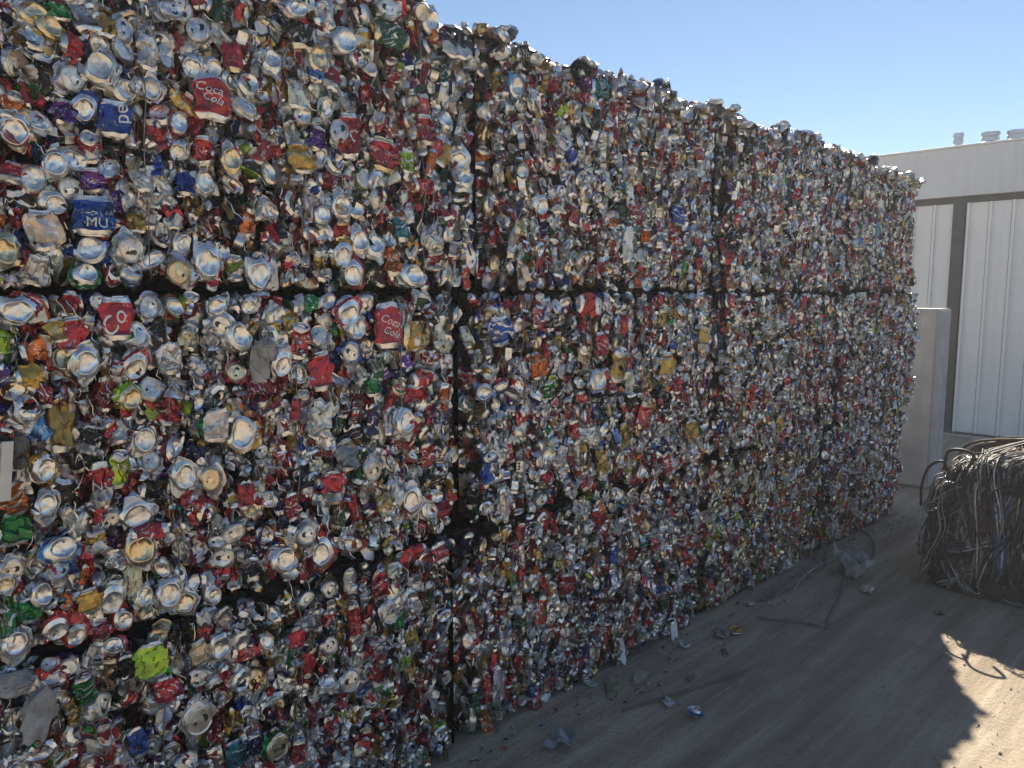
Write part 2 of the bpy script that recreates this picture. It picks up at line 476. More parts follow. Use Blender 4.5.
# ------------------------------------------------------------------ ground
def ground_mat():
    m, nt, b = new_mat('packed_dirt')
    geo = N(nt, 'ShaderNodeTexCoord').outputs['Object']
    mp = N(nt, 'ShaderNodeMapping'); mp.inputs['Rotation'].default_value = (0, 0, math.radians(-14)); mp.inputs['Scale'].default_value = (0.35, 3.4, 1)
    nt.links.new(geo, mp.inputs['Vector'])
    streak = noise_n(nt, mp.outputs[0], 2.6, 6, 0.62).outputs['Fac']
    big = noise_n(nt, geo, 1.1, 4, 0.55).outputs['Fac']
    fine = noise_n(nt, geo, 55, 6, 0.7).outputs['Fac']
    grit = noise_n(nt, geo, 260, 3, 0.7).outputs['Fac']
    c = ramp_n(nt, streak, [(0.3, (0.24, 0.19, 0.14)), (0.5, (0.40, 0.33, 0.245)), (0.72, (0.58, 0.49, 0.37))])
    c = mix_c(nt, ramp_n(nt, big, [(0.45, (0, 0, 0)), (0.72, (.4, .4, .4))]), c, (0.24, 0.20, 0.155))
    c = mix_c(nt, ramp_n(nt, fine, [(0.52, (0, 0, 0)), (0.70, (.5, .5, .5))]), c, (0.19, 0.155, 0.12))
    c = mix_c(nt, ramp_n(nt, grit, [(0.60, (0, 0, 0)), (0.70, (.6, .6, .6))]), c, (0.12, 0.10, 0.085))
    mp2 = N(nt, 'ShaderNodeMapping'); mp2.inputs['Rotation'].default_value = (0, 0, math.radians(-24)); mp2.inputs['Scale'].default_value = (.5, 15, 1)
    nt.links.new(geo, mp2.inputs['Vector'])
    scr = noise_n(nt, mp2.outputs[0], 1.4, 4, .7).outputs['Fac']
    c = mix_c(nt, ramp_n(nt, scr, [(.56, (0, 0, 0)), (.66, (.45, .45, .45))]), c, (.55, .47, .37))
    stain = noise_n(nt, geo, 3.3, 5, .6).outputs['Fac']
    c = mix_c(nt, ramp_n(nt, stain, [(.56, (0, 0, 0)), (.70, (.35, .35, .35))]), c, (.19, .16, .13))
    nt.links.new(c, b.inputs['Base Color'])
    b.inputs['Roughness'].default_value = 0.9; b.inputs['Specular IOR Level'].default_value = 0.25
    h = math_n(nt, 'ADD', math_n(nt, 'MULTIPLY', streak, 1.4), math_n(nt, 'ADD', math_n(nt, 'MULTIPLY', fine, .45), math_n(nt, 'MULTIPLY', grit, .12)))
    bump_n(nt, b, h, 0.8, 0.025)
    return m
gx = np.concatenate([[-900, -300, -100, -40, -15, -6], np.arange(-2, 9.01, .08), [12, 20, 45, 110, 320, 900]])
gy = np.concatenate([[-900, -300, -100, -40, -15, -6], np.arange(-4, 2.01, .08), [4, 8, 20, 60, 200, 900]])
GX, GY = np.meshgrid(gx, gy)
gw1, gw2 = Waves(RNG, 1.6, 8, 2), Waves(RNG, 9, 10, 2)
near = np.clip(1.2 - np.maximum(np.abs(GX - 3.5) / 7, np.abs(GY + 1) / 4), 0, 1)
def ground_z(x, y):
    p = np.stack([np.asarray(x, float), np.asarray(y, float)], -1)
    rut = -.010 * np.exp(-((p[..., 1] + 0.62 - .10 * p[..., 0] * .6) / .10) ** 2)
    return .004 * gw1(p) + .003 * gw2(p) + rut
GZ = ground_z(GX, GY) * near - .006
nxg, nyg = len(gx), len(gy)
fv = [(j * nxg + i, j * nxg + i + 1, (j + 1) * nxg + i + 1, (j + 1) * nxg + i) for j in range(nyg - 1) for i in range(nxg - 1)]
ground = link('ground', mesh_from('ground', np.stack([GX, GY, GZ], -1).reshape(-1, 3), fv, [ground_mat()]))
tag(ground, kind='structure')

# ------------------------------------------------------------------ the wall of bales
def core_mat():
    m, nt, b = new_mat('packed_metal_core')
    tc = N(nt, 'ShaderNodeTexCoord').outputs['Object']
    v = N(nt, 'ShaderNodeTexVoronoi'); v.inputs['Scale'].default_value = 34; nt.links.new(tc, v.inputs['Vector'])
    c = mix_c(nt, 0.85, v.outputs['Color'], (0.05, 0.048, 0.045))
    c = mix_c(nt, 1.0, c, (0.30, 0.28, 0.27), 'MULTIPLY')  # grimy metal, darkened further so gaps between cans read as deep shade
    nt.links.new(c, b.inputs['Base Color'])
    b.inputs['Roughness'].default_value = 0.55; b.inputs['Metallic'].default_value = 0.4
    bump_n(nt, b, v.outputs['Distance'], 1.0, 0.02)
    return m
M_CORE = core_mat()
M_WIRE = simple_mat('tie_wire_steel', (0.24, 0.22, 0.20), 0.45, 0.8, 0.4, 60)
DEPTH = 1.10
ROWS = [(0.0, 0.733), (0.733, 1.504), (1.504, 2.278)]
JOIN = [[0.06, 1.56, 3.03, 4.34, 5.60], [0.08, 1.59, 3.08, 4.40, 5.74], [0.05, 1.67, 3.10, 4.46, 5.62]]
BALE_LABELS = {
    (0, 0): 'bottom bale of crushed cans at the near end, with grey plastic scrap in it',
    (1, 0): 'middle bale of crushed cans nearest the camera, below the dark horizontal gap',
    (2, 0): 'tallest looking top bale of crushed cans, cut off by the upper edge of the picture',
    (0, 1): 'bottom bale of crushed cans, second along from the near end, beside the ground litter',
    (1, 1): 'middle bale of crushed cans, second along from the near end',
    (2, 1): 'top bale of crushed cans, second along, its left end a dark recess',
    (0, 2): 'bottom bale of crushed cans, third along, resting on the dirt by the dark cable',
    (1, 2): 'middle bale of crushed cans, third along from the near end',
    (2, 2): 'top bale of crushed cans, third along, bluish under the open sky',
    (0, 3): 'farthest bottom bale of crushed cans, beside the concrete block',
    (1, 3): 'farthest middle bale of crushed cans, in front of the concrete block',
    (2, 3): 'farthest top bale of crushed cans, against the white shed'}

# cans that can be picked out in the photograph: pixel, kind, size in pixels, ink
B, L_, S_, FO = 'bottom', 'lid', 'side', 'foil'
FEAT = [
 (35,12,B,30,24,'silver'),(50,26,B,26,24,'gold'),(100,68,B,31,34,'silver'),(74,78,L_,28,28,'silver'),(86,107,B,26,28,'blue'),(153,88,B,20,24,'silver'),
 (35,178,B,28,28,'red'),(57,163,B,26,27,'silver'),(200,27,L_,23,27,'silver'),(197,64,B,22,26,'silver'),(217,65,B,18,22,'gold'),(180,122,B,18,24,'red'),
 (232,160,B,22,26,'red'),(92,146,S_,24,34,'red'),(74,45,S_,30,18,'red'),(106,20,S_,28,36,'gold'),(235,52,S_,22,40,'red'),(94,180,S_,28,26,'purple'),
 (188,182,S_,18,28,'blue'),(144,176,FO,26,34,'white'),(14,105,S_,16,24,'orange'),(14,172,S_,18,24,'red'),(64,112,S_,24,28,'purple'),(180,150,B,14,22,'silver'),
 (124,28,L_,15,20,'silver'),(60,10,S_,12,18,'green'),(222,8,S_,30,22,'dgreen'),(165,8,S_,42,24,'silver'),(150,52,S_,22,38,'silver'),(205,150,S_,24,30,'red'),
 (92,250,B,32,28,'blue'),(57,203,B,27,26,'silver'),(5,250,B,28,30,'silver'),(88,281,B,25,26,'green'),(132,250,L_,27,28,'silver'),(45,230,S_,42,44,'cream'),
 (210,262,B,25,31,'silver'),(182,281,L_,24,26,'silver'),(238,268,S_,13,28,'lime'),(120,200,S_,30,18,'purple'),(140,221,S_,18,24,'gold'),(176,214,S_,16,32,'red'),
 (20,305,B,38,27,'red'),(85,363,B,33,29,'silver'),(75,335,S_,32,40,'red'),(138,333,L_,22,28,'silver'),(150,308,L_,21,24,'silver'),(135,366,B,25,30,'red'),
 (222,326,L_,22,24,'silver'),(238,336,B,22,28,'silver'),(250,300,B,16,20,'silver'),(218,302,B,18,18,'silver'),(94,310,S_,26,18,'navy'),(32,376,S_,34,14,'gold'),
 (38,351,S_,28,16,'orange'),(60,331,S_,20,26,'gold'),(3,342,S_,12,22,'lime'),(190,338,S_,20,28,'cream'),
 (297,8,B,23,18,'silver'),(388,8,L_,20,22,'silver'),(392,35,S_,38,28,'dgreen'),(304,36,S_,32,32,'black'),(345,41,B,24,26,'silver'),(275,60,B,17,30,'silver'),
 (318,58,B,16,30,'silver'),(317,72,S_,14,14,'sky'),(334,78,S_,14,30,'red'),(358,58,B,14,17,'silver'),(303,94,S_,26,34,'white'),(340,130,L_,18,26,'silver'),
 (320,138,S_,11,20,'purple'),(302,158,S_,30,32,'gold'),(388,155,S_,32,36,'red'),(428,130,S_,20,32,'red'),(450,120,B,13,22,'silver'),(463,160,B,18,22,'silver'),
 (468,178,B,16,20,'silver'),(410,160,S_,14,28,'lime'),(425,186,S_,22,18,'red'),(502,155,S_,22,26,'orange'),(457,42,S_,32,36,'black'),(306,113,B,17,20,'gold'),
 (325,15,FO,22,26,'silver'),(345,206,B,20,26,'silver'),(345,230,S_,16,24,'red'),(345,255,B,18,27,'gold'),(362,241,B,19,24,'red'),(378,246,B,17,25,'silver'),
 (356,275,B,18,26,'red'),(438,238,FO,28,36,'white'),(406,228,S_,13,28,'teal'),(440,260,S_,20,22,'red'),(416,246,S_,15,28,'gold'),(396,260,S_,22,34,'orange'),
 (416,275,B,24,22,'silver'),(263,275,B,20,34,'silver'),(348,312,B,22,28,'red'),(358,328,B,16,26,'silver'),(300,341,S_,26,38,'red'),(320,334,L_,17,22,'silver'),
 (322,371,S_,26,42,'red'),(308,305,S_,32,22,'green'),(292,321,S_,18,26,'gold'),(281,364,B,20,28,'silver'),(352,353,L_,16,22,'blue'),(420,336,S_,34,34,'gold'),
 (502,331,S_,26,32,'blue'),(483,258,L_,14,24,'silver'),(424,378,S_,26,24,'red'),(375,385,S_,20,24,'green'),
 (63,424,S_,30,60,'gold'),(30,407,B,28,30,'silver'),(45,469,B,21,34,'gold'),(210,480,L_,21,26,'silver'),(145,440,B,21,30,'silver'),(243,435,B,25,40,'gold'),
 (120,470,S_,18,40,'lime'),(48,506,B,26,26,'silver'),(138,515,B,35,27,'silver'),(15,500,S_,36,36,'orange'),(18,530,S_,32,34,'green'),(62,550,B,33,29,'sky'),
 (140,549,B,34,30,'red'),(148,532,S_,40,22,'red'),(222,566,S_,36,34,'red'),(185,476,B,22,34,'silver'),(12,570,L_,25,24,'silver'),(60,570,L_,22,18,'silver'),
 (246,495,S_,20,30,'red'),(151,460,L_,16,24,'silver'),(96,541,S_,24,26,'gold'),(90,440,S_,22,30,'black'),(130,398,B,22,24,'lime'),(215,425,FO,26,36,'silver'),
 (333,487,S_,28,36,'red'),(305,533,L_,18,22,'silver'),(325,556,B,21,28,'red'),(283,560,B,23,26,'red'),(372,470,L_,16,22,'silver'),(412,500,B,18,26,'silver'),
 (430,510,B,14,20,'silver'),(405,422,B,18,26,'silver'),(416,394,S_,22,22,'red'),(350,455,S_,26,32,'grey'),(487,393,B,15,18,'sky'),(492,470,S_,16,40,'blue'),
 (430,456,S_,16,28,'red'),(385,500,S_,18,28,'gold'),(380,585,S_,18,30,'red'),(320,420,FO,28,44,'white'),
 (113,600,B,25,34,'silver'),(42,595,B,25,24,'silver'),(5,585,B,22,24,'silver'),(17,645,B,30,27,'silver'),(56,630,B,27,25,'red'),(78,641,B,22,22,'red'),
 (103,636,S_,20,22,'red'),(125,630,B,18,24,'red'),(145,597,B,16,28,'green'),(170,594,B,25,28,'silver'),(186,611,B,22,22,'silver'),(213,600,B,16,20,'silver'),
 (216,578,S_,32,20,'red'),(150,660,S_,38,38,'lime'),(219,645,B,21,26,'silver'),(50,676,S_,24,32,'red'),(86,690,S_,15,32,'green'),(104,706,L_,30,27,'silver'),
 (200,652,S_,19,28,'cream'),(166,690,S_,16,30,'red'),(200,720,L_,29,32,'silver'),(240,680,B,18,24,'silver'),(240,638,B,18,26,'silver'),(156,706,S_,16,24,'gold'),
 (140,745,S_,14,32,'blue'),(238,756,S_,24,26,'teal'),(90,600,S_,26,26,'gold'),(30,610,S_,18,22,'green'),
 (355,620,S_,14,40,'red'),(388,612,L_,15,24,'silver'),(398,621,S_,12,20,'green'),(380,646,S_,12,18,'white'),(352,681,L_,20,24,'silver'),(500,686,S_,14,36,'white'),
 (278,748,L_,22,26,'green'),(300,752,S_,16,28,'red'),(298,638,S_,15,24,'red'),(412,640,S_,12,28,'gold'),(470,665,S_,18,34,'red'),(330,650,S_,20,28,'cream'),
 (545,205,B,14,22,'silver'),(522,85,B,12,22,'sky'),(540,100,B,12,22,'silver'),(578,215,S_,14,26,'red'),(632,245,S_,12,44,'white'),(680,215,S_,14,22,'blue'),
 (640,208,S_,14,22,'red'),(605,88,S_,22,24,'teal'),(540,366,S_,18,28,'orange'),(600,345,S_,14,28,'red'),(663,316,S_,14,24,'gold'),(676,316,S_,14,24,'gold'),
 (617,365,S_,20,36,'gold'),(667,365,S_,16,28,'gold'),(700,340,S_,12,30,'gold'),(603,460,S_,14,32,'gold'),(625,435,S_,12,26,'gold'),(690,430,S_,12,22,'gold'),
 (588,300,S_,24,26,'red'),(620,325,S_,18,22,'red'),(595,437,FO,16,30,'white'),(643,415,S_,14,30,'red'),(667,465,S_,10,26,'red'),(550,390,S_,12,18,'green'),
 (522,420,S_,14,34,'red'),(598,380,B,16,20,'silver'),(570,585,S_,18,24,'red'),(725,340,S_,14,20,'navy'),(838,425,S_,14,10,'green'),(880,230,S_,10,16,'teal'),
 (890,282,S_,16,10,'red'),(870,282,S_,12,12,'red'),(520,240,S_,10,40,'grey'),(700,155,S_,10,16,'red'),(652,235,S_,10,18,'orange'),(630,700,B,1,1,'silver'),
]
# cans whose writing can be read: px, py, w, h, ink, style, [(text, size m, rotation deg, dx, dz, ink, shear)]
LETTER = [
 (117,118,38,38,'blue',4,[('pe',.042,92,.013,.012,'white',0)]),
 (214,97,40,48,'red',4,[('Coca',.030,-8,-.012,.018,'white',.35),('Cola',.026,-14,-.004,-.004,'white',.35)]),
 (94,216,46,42,'blue',2,[('MU',.030,-3,.004,-.014,'white',0)]),
 (116,318,38,46,'red',4,[('Co',.050,52,-.010,-.012,'white',.35)]),
 (170,358,28,34,'white',4,[('Coron',.019,151,.002,-.012,'black',0),('Ext',.014,151,.008,.008,'black',0)]),
 (102,484,28,46,'red',1,[('NO',.030,4,.002,-.004,'silver',.1)]),
 (387,325,30,48,'red',4,[('Coca',.032,-20,0,.012,'white',.35),('Cola',.030,-20,.004,-.020,'white',.35)]),
 (352,135,26,48,'red',4,[('C',.050,-30,.006,.004,'white',.3)]),
]
M_INK = {k: simple_mat('lettering_%s' % k, COLS[k], 0.4, 0.2, 0.08, 40) for k in ('white', 'silver', 'black')}

def text_mesh(body, size, rot, dx, dz, shear):
    cu = bpy.data.curves.new('lettering', 'FONT')
    cu.body = body; cu.size = size; cu.shear = shear; cu.align_x = 'CENTER'; cu.align_y = 'CENTER'; cu.resolution_u = 3
    o = bpy.data.objects.new('lettering_source', cu)
    COL.objects.link(o)
    me = bpy.data.meshes.new_from_object(o.evaluated_get(bpy.context.evaluated_depsgraph_get()))
    bpy.data.objects.remove(o)
    bm = bmesh.new(); bm.from_mesh(me)
    bmesh.ops.remove_doubles(bm, verts=bm.verts, dist=1e-6)
    bmesh.ops.triangulate(bm, faces=bm.faces)
    for _ in range(3):
        lng = [e for e in bm.edges if e.calc_length() > .006]
        if not lng: break
        bmesh.ops.subdivide_edges(bm, edges=lng, cuts=1)
        bmesh.ops.triangulate(bm, faces=bm.faces)
    a = math.radians(rot)
    V = np.array([v.co[:2] for v in bm.verts]); F = [tuple(v.index for v in f.verts) for f in bm.faces]
    bm.free(); bpy.data.meshes.remove(me)
    V = V @ np.array([[math.cos(a), -math.sin(a)], [math.sin(a), math.cos(a)]]).T + (dx, dz)
    return V, F

# bale frames
BALES = {}
for r in range(3):
    for c in range(4):
        x0, x1 = JOIN[r][c], JOIN[r][c + 1]
        z0, z1 = ROWS[r]
        root = empty('can_bale', ((x0 + x1) / 2, DEPTH / 2, z0))
        tag(root, BALE_LABELS[(r, c)], 'bale', 'bales of crushed drinks cans stacked three high')
        BALES[(r, c)] = dict(root=root, x0=x0, x1=x1, z0=z0, z1=z1, org=np.array([(x0 + x1) / 2, DEPTH / 2, z0]), spots=[], pk=Packed(),
                             rel=Waves(RNG, 14, 9, 2), rel2=Waves(RNG, 34, 9, 2), off=RNG.uniform(-.012, .012))
def bale_at(x, z):
    for r in range(3):
        if ROWS[r][0] <= z < ROWS[r][1] or (r == 2 and z >= ROWS[2][1]):
            for c in range(4):
                if JOIN[r][c] <= x < JOIN[r][c + 1]: return (r, c)
    return None
def top_of(bl, x):
    """height of the bale's top along x; the nearest top bale droops towards its far end"""
    if bl['z1'] < 2: return bl['z1']
    c = [k for k in range(4) if bl is BALES[(2, k)]][0]
    z = bl['z1'] + (.075, .035, .025, .0)[c] + .014 * bl['rel'](np.array([x, 9.0]))
    if c == 0: z -= .115 * smoothstep((x - (bl['x1'] - .26)) / .22)
    return z
def surf_y(bl, x, z):
    """depth of the uneven, round-edged front face"""
    e = min(x - bl['x0'], bl['x1'] - x)
    ez = min(z - bl['z0'], top_of(bl, x) - z)
    y = bl['off'] + .006 * bl['rel'](np.array([x, z])) + .003 * bl['rel2'](np.array([x, z]))
    wl = .20 if bl is BALES[(2, 1)] and x - bl['x0'] < bl['x1'] - x else .10
    y += .085 * (1 - smoothstep(e / wl)) ** 1.5 + .03 * (1 - smoothstep((ez - .004) / .026)) ** 1.5
    return y + .012

def px_size(px, py, w, h):
    a, b_ = on_wall(px - w / 2, py), on_wall(px + w / 2, py)
    c_, d = on_wall(px, py - h / 2), on_wall(px, py + h / 2)
    return abs(b_[0] - a[0]), abs(c_[2] - d[2])
BB, LV = {}, {}
def local_verts(me):
    if me.name not in LV: LV[me.name] = np.array([v.co for v in me.vertices])
    return LV[me.name]
def bbox(me):
    if me.name not in BB:
        a = np.array([v.co for v in me.vertices]); BB[me.name] = a.max(0) - a.min(0)
    return BB[me.name]

n_side = [0]
for (px, py, kind, w, h, ink) in FEAT:
    P = on_wall(px, py); key = bale_at(P[0], P[2])
    if key is None or w < 3: continue
    bl = BALES[key]
    me = LIB[kind][RNG.integers(len(LIB[kind]))]
    sw, sh = px_size(px, py, w, h)
    if kind in ('bottom', 'lid'):
        s = np.clip((sw + sh) / 2 / .060, .75, 1.5); sc = (s * np.clip(sw / sh, .75, 1.25) ** .5, .55, s * np.clip(sh / sw, .75, 1.25) ** .5)
        rot = (0, 0, 0)
    else:
        bbx = bbox(me)
        if sw > sh * 1.25: rot = (0, math.pi / 2, 0); sc = (np.clip(sh / bbx[0], .55, 1.5), .5, np.clip(sw / bbx[2], .55, 1.5))
        else: rot = (0, 0, 0); sc = (np.clip(sw / bbx[0], .55, 1.5), .5, np.clip(sh / bbx[2], .55, 1.5))
        rot = (rot[0], rot[1] + RNG.normal(0, .12), 0)
    bl['spots'].append(dict(x=P[0], z=P[2], me=me, sc=sc, rot=rot, ink=ink, rad=.36 * (sw + sh) / 2, dy=-.012, feat=True))

for (px, py, w, h, ink, style, texts) in LETTER:
    P = on_wall(px, py); key = bale_at(P[0], P[2]); bl = BALES[key]
    sw, sh = px_size(px, py, w, h)
    best = None
    for _ in range(12):      # take the smoothest of a few
        d = crushed_can(RNG, 'side', 26, 14, flat=.42, noise=.75)
        ext = d[0].max(0) - d[0].min(0)
        if best is None or ext[1] < best[1]: best = (d, ext[1])
    Pm, faces, midx, uvs = best[0]
    ext = Pm.max(0) - Pm.min(0)
    Pm = Pm * np.array([sw / ext[0], .6, sh / ext[2]])
    me = can_mesh('can', (Pm, faces, midx, uvs), style)
    tree = BVHTree.FromPolygons([tuple(v) for v in Pm], faces)
    lets = []
    for (body, size, rot, dx, dz, lk, shear) in texts:
        V, F = text_mesh(body, size, rot, dx, dz, shear)
        out, bad = [], set()
        for i, (x, z) in enumerate(V):
            hit = tree.ray_cast(Vector((x, -.5, z)), Vector((0, 1, 0)))[0]
            if hit is None: bad.add(i); out.append((x, 0, z))
            else: out.append((x, hit.y - .0012, z))
        F = [f for f in F if not any(i in bad for i in f)]
        if F: lets.append(mesh_from('lettering', out, F, [M_INK[lk]], None, False))
    bl['spots'].insert(0, dict(x=P[0], z=P[2], me=me, sc=(1, 1, 1), rot=(0, 0, 0), ink=ink, rad=.5 * (sw + sh) / 2, dy=-.018, feat=True, lets=lets))

# fill every face: dart throwing, then a deeper second layer
CAP = {0: 300, 1: 300, 2: 300, 3: 160}
for (r, c), bl in BALES.items():
    x0, x1, z0, z1 = bl['x0'], bl['x1'], bl['z0'], bl['z1']
    pts = [(s['x'], s['z'], s['rad']) for s in bl['spots']]
    arr = np.array(pts) if pts else np.zeros((0, 3))
    md = .048
    cand = np.stack([RNG.uniform(x0 - .01, x1 + .01, 9000), RNG.uniform(z0 + .026, z1 + .09, 9000)], 1)
    grid = {}
    keep = [tuple(a) for a in arr]
    A = list(keep)
    Aarr = np.zeros((3000, 3)); n = len(A)
    if n: Aarr[:n] = np.array(A)
    fill = []
    for (x, z) in cand:
        if z > top_of(bl, x) - .027: continue
        wob = .018 * math.sin(z * 21 + r * 2 + c) + .012 * math.sin(z * 47 + c)
        if x < x0 + .022 + wob or x > x1 - .022 + wob: continue
        if n:
            d = np.hypot((Aarr[:n, 0] - x) * 1.32, (Aarr[:n, 1] - z) * .95)
            if (d < np.maximum(.016, (Aarr[:n, 2] + md * .48))).any(): continue
        Aarr[n] = (x, z, md * .48); n += 1
        fill.append((x, z))
    for (x, z) in fill:
        if RNG.random() < .035: continue          # a hole
        kind = KINDS[RNG.integers(len(KINDS))]
        me = LIB[kind][RNG.integers(len(LIB[kind]))]
        s = RNG.uniform(.88, 1.18)
        if kind in ('bottom', 'lid'): rot = (RNG.normal(0, .14), RNG.uniform(0, 6.28), RNG.normal(0, .10)); sc = (s * RNG.uniform(.55, .9), s * .5, s * RNG.uniform(.85, 1.0))
        else:
            rot = (RNG.normal(0, .12), RNG.choice([0, 0, 0, 0, math.pi, math.pi, math.pi, 1.57]) + RNG.normal(0, .25), RNG.normal(0, .12)); sc = (s * RNG.uniform(.36, .72), s * .5, s * RNG.uniform(.7, .98))
        bl['spots'].append(dict(x=x, z=z, me=me, sc=sc, rot=rot, ink=PAL[RNG.integers(len(PAL))], rad=.02, dy=RNG.uniform(-.004, .016), feat=False, kind=kind))
    # the ones that show largest (features first, then the nearest and the least sunk) are parts of their own
    def rank(s):
        if s['feat']: return -10
        return math.hypot(s['x'], CAM[1]) * .6 + 12 * s['dy']
    order = sorted(bl['spots'], key=rank)
    for s in order:
        vz = (local_verts(s['me']) * np.array(s['sc'])) @ np.array(Euler(s['rot'], 'YXZ' if s['feat'] else 'XYZ').to_matrix()).T[:, 2]
        lo, hi = s['z'] + vz.min() - (z0 + (-.010, -.003, -.001)[r]), (z1 - (-.003, -.001, 0)[r]) - (s['z'] + vz.max())
        jit = RNG.uniform(0, .008) * (RNG.random() < .4)
        if r < 2 and (hi < 0 or z1 - s['z'] < .045): s['z'] += hi - jit
        elif r > 0 and (lo < 0 or s['z'] - z0 < .045): s['z'] -= lo - jit
    for i, s in enumerate(order):
        y = surf_y(bl, s['x'], s['z']) + s['dy']
        loc = np.array([s['x'], y, s['z']]) - bl['org']
        if i < CAP[c]:
            o = link('can', s['me'], bl['root'], loc)
            o.rotation_mode = 'YXZ' if s['feat'] else 'XYZ'
            o.rotation_euler = s['rot']; o.scale = s['sc']
            o.color = tint(s['ink'])
            for lt in s.get('lets', []): link('lettering', lt, o)
        else:
            k = s.get('kind', 'side')
            d = LIBLOW[k][RNG.integers(len(LIBLOW[k]))]
            m3 = np.array(Euler(s['rot']).to_matrix()) @ np.diag(s['sc'])
            bl['pk'].add(d, m3, loc, tint(s['ink'])[:3] + (RNG.random(),), STYLE_P[RNG.integers(len(STYLE_P))])
    # deeper layer seen in the gaps
    n2 = int((190, 180, 150, 120)[c] * (x1 - x0) / 1.45)
    for _ in range(n2):
        x, z = RNG.uniform(x0 + .03, x1 - .03), RNG.uniform(z0 + .045, z1 + .05 * (r == 2) - .045 * (r < 2))
        if z > top_of(bl, x) - .03: continue
        k = KINDS[RNG.integers(len(KINDS))]; d = LIBLOW[k][RNG.integers(len(LIBLOW[k]))]
        m3 = np.array(Euler((RNG.normal(0, .5), RNG.uniform(0, 6.28), RNG.normal(0, .5))).to_matrix()) * RNG.uniform(.8, 1.1)
        loc = np.array([x, surf_y(bl, x, z) + RNG.uniform(.030, .065), z]) - bl['org']
        bl['pk'].add(d, m3, loc, tint(PAL[RNG.integers(len(PAL))])[:3] + (RNG.random(),), STYLE_P[RNG.integers(len(STYLE_P))])
    for _ in range(int(230 * (x1 - x0) / 1.45)):      # torn shards wedged between the cans
        x, z = RNG.uniform(x0 + .03, x1 - .03), RNG.uniform(z0 + .04, z1 - .04)
        if z > top_of(bl, x) - .02: continue
        d = LIBLOW['foil'][RNG.integers(len(LIBLOW['foil']))]
        m3 = np.array(Euler((RNG.normal(0, .5), RNG.normal(0, .5), RNG.normal(0, .6))).to_matrix()) @ np.diag((RNG.uniform(.2, .4), .4, RNG.uniform(.35, .7)))
        loc = np.array([x, surf_y(bl, x, z) + RNG.uniform(-.006, .016), z]) - bl['org']
        bl['pk'].add(d, m3, loc, tint(PAL[RNG.integers(len(PAL))])[:3] + (RNG.random(),), 4)
    for _ in range(int((1300, 1000, 700, 350)[c] * (x1 - x0) / 1.45)):     # folded sheet seen edge-on between the cans
        x, z = RNG.uniform(x0 + .02, x1 - .02), RNG.uniform(z0 + .03, z1 - .03)
        if z > top_of(bl, x) - .03: continue
        d = FOLDS[RNG.integers(len(FOLDS))]
        m3 = np.array(Euler((RNG.normal(0, .2), RNG.normal(0, .35), RNG.normal(0, .4))).to_matrix()) @ np.diag((RNG.uniform(.7, 1.3), 1, RNG.uniform(.6, 1.2)))
        loc = np.array([x, surf_y(bl, x, z) + RNG.uniform(-.002, .014), z]) - bl['org']
        bl['pk'].add(d, m3, loc, tint(PAL[RNG.integers(len(PAL))])[:3] + (RNG.random(),), 4)
    def scatter(n, fn):
        for _ in range(n):
            loc, turn = fn()
            k = KINDS[RNG.integers(len(KINDS))]; d = LIBLOW[k][RNG.integers(len(LIBLOW[k]))]
            m3 = np.array(turn) @ np.array(Euler((RNG.normal(0, .35), RNG.uniform(0, 6.28), RNG.normal(0, .35))).to_matrix()) * RNG.uniform(.8, 1.1)
            bl['pk'].add(d, m3, np.array(loc) - bl['org'], tint(PAL[RNG.integers(len(PAL))])[:3] + (RNG.random(),), STYLE_P[RNG.integers(len(STYLE_P))])
    if r == 2:      # upper faces, thickest along the front edge
        UP = Matrix.Rotation(-math.pi / 2, 3, 'X')
        def top_spot():
            x = RNG.uniform(x0 + .02, x1 - .02); y = .03 + RNG.random() ** 2 * .55
            return (x, y, top_of(bl, x) + RNG.uniform(-.03, .012) - .03 * math.exp(-y / .03)), UP
        scatter(150, top_spot)
    if c == 3:
        ER = Matrix.Rotation(math.pi / 2, 3, 'Z')
        scatter(110, lambda: ((x1 + RNG.uniform(-.045, .005), .05 + RNG.random() ** 1.5 * .9, RNG.uniform(z0 + .03, z1 - .03)), ER))
    if c == 0:
        EL = Matrix.Rotation(-math.pi / 2, 3, 'Z')
        scatter(110, lambda: ((x0 + RNG.uniform(-.005, .045), .05 + RNG.random() ** 1.5 * .9, RNG.uniform(z0 + .03, z1 - .03)), EL))
    bl['pk'].build('packed_cans', bl['root'])
    # compacted core
    bm = bmesh.new()
    bmesh.ops.create_cube(bm, size=1)
    bmesh.ops.subdivide_edges(bm, edges=bm.edges[:], cuts=17, use_grid_fill=True)
    wv = Waves(RNG, 26, 9, 3)
    lx, lz = (x1 - x0) + .002, (z1 - z0) + .002
    for v in bm.verts:
        q = np.array(v.co)
        p = q * np.array([lx, DEPTH, lz])
        drop = .5 - q[2] < .01 and r == 2
        xx = p[0] + bl['org'][0]
        p += np.array([0, 1, 0]) * .010 * wv(p) * (abs(q[1]) > .49)
        if q[1] < -.49:                       # front: behind the cans, cut back round the edges
            e = (.5 - abs(q[0])) * lx
            ez = (.5 - abs(q[2])) * lz
            p[1] += .085 + .05 * (1 - smoothstep(e / .09)) + .05 * (1 - smoothstep(ez / .045))
        if drop: p[2] = top_of(bl, xx) - .045 - bl['z0'] - (z1 - z0) / 2 + .008 * wv(p)
        if c == 0 and q[0] < -.49 or c == 3 and q[0] > .49: p[0] -= math.copysign(.05, q[0])
        v.co = Vector(p + np.array([0, 0, (z1 - z0) / 2]))
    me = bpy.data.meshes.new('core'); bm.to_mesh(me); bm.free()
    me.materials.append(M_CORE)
    link('core', me, bl['root'])
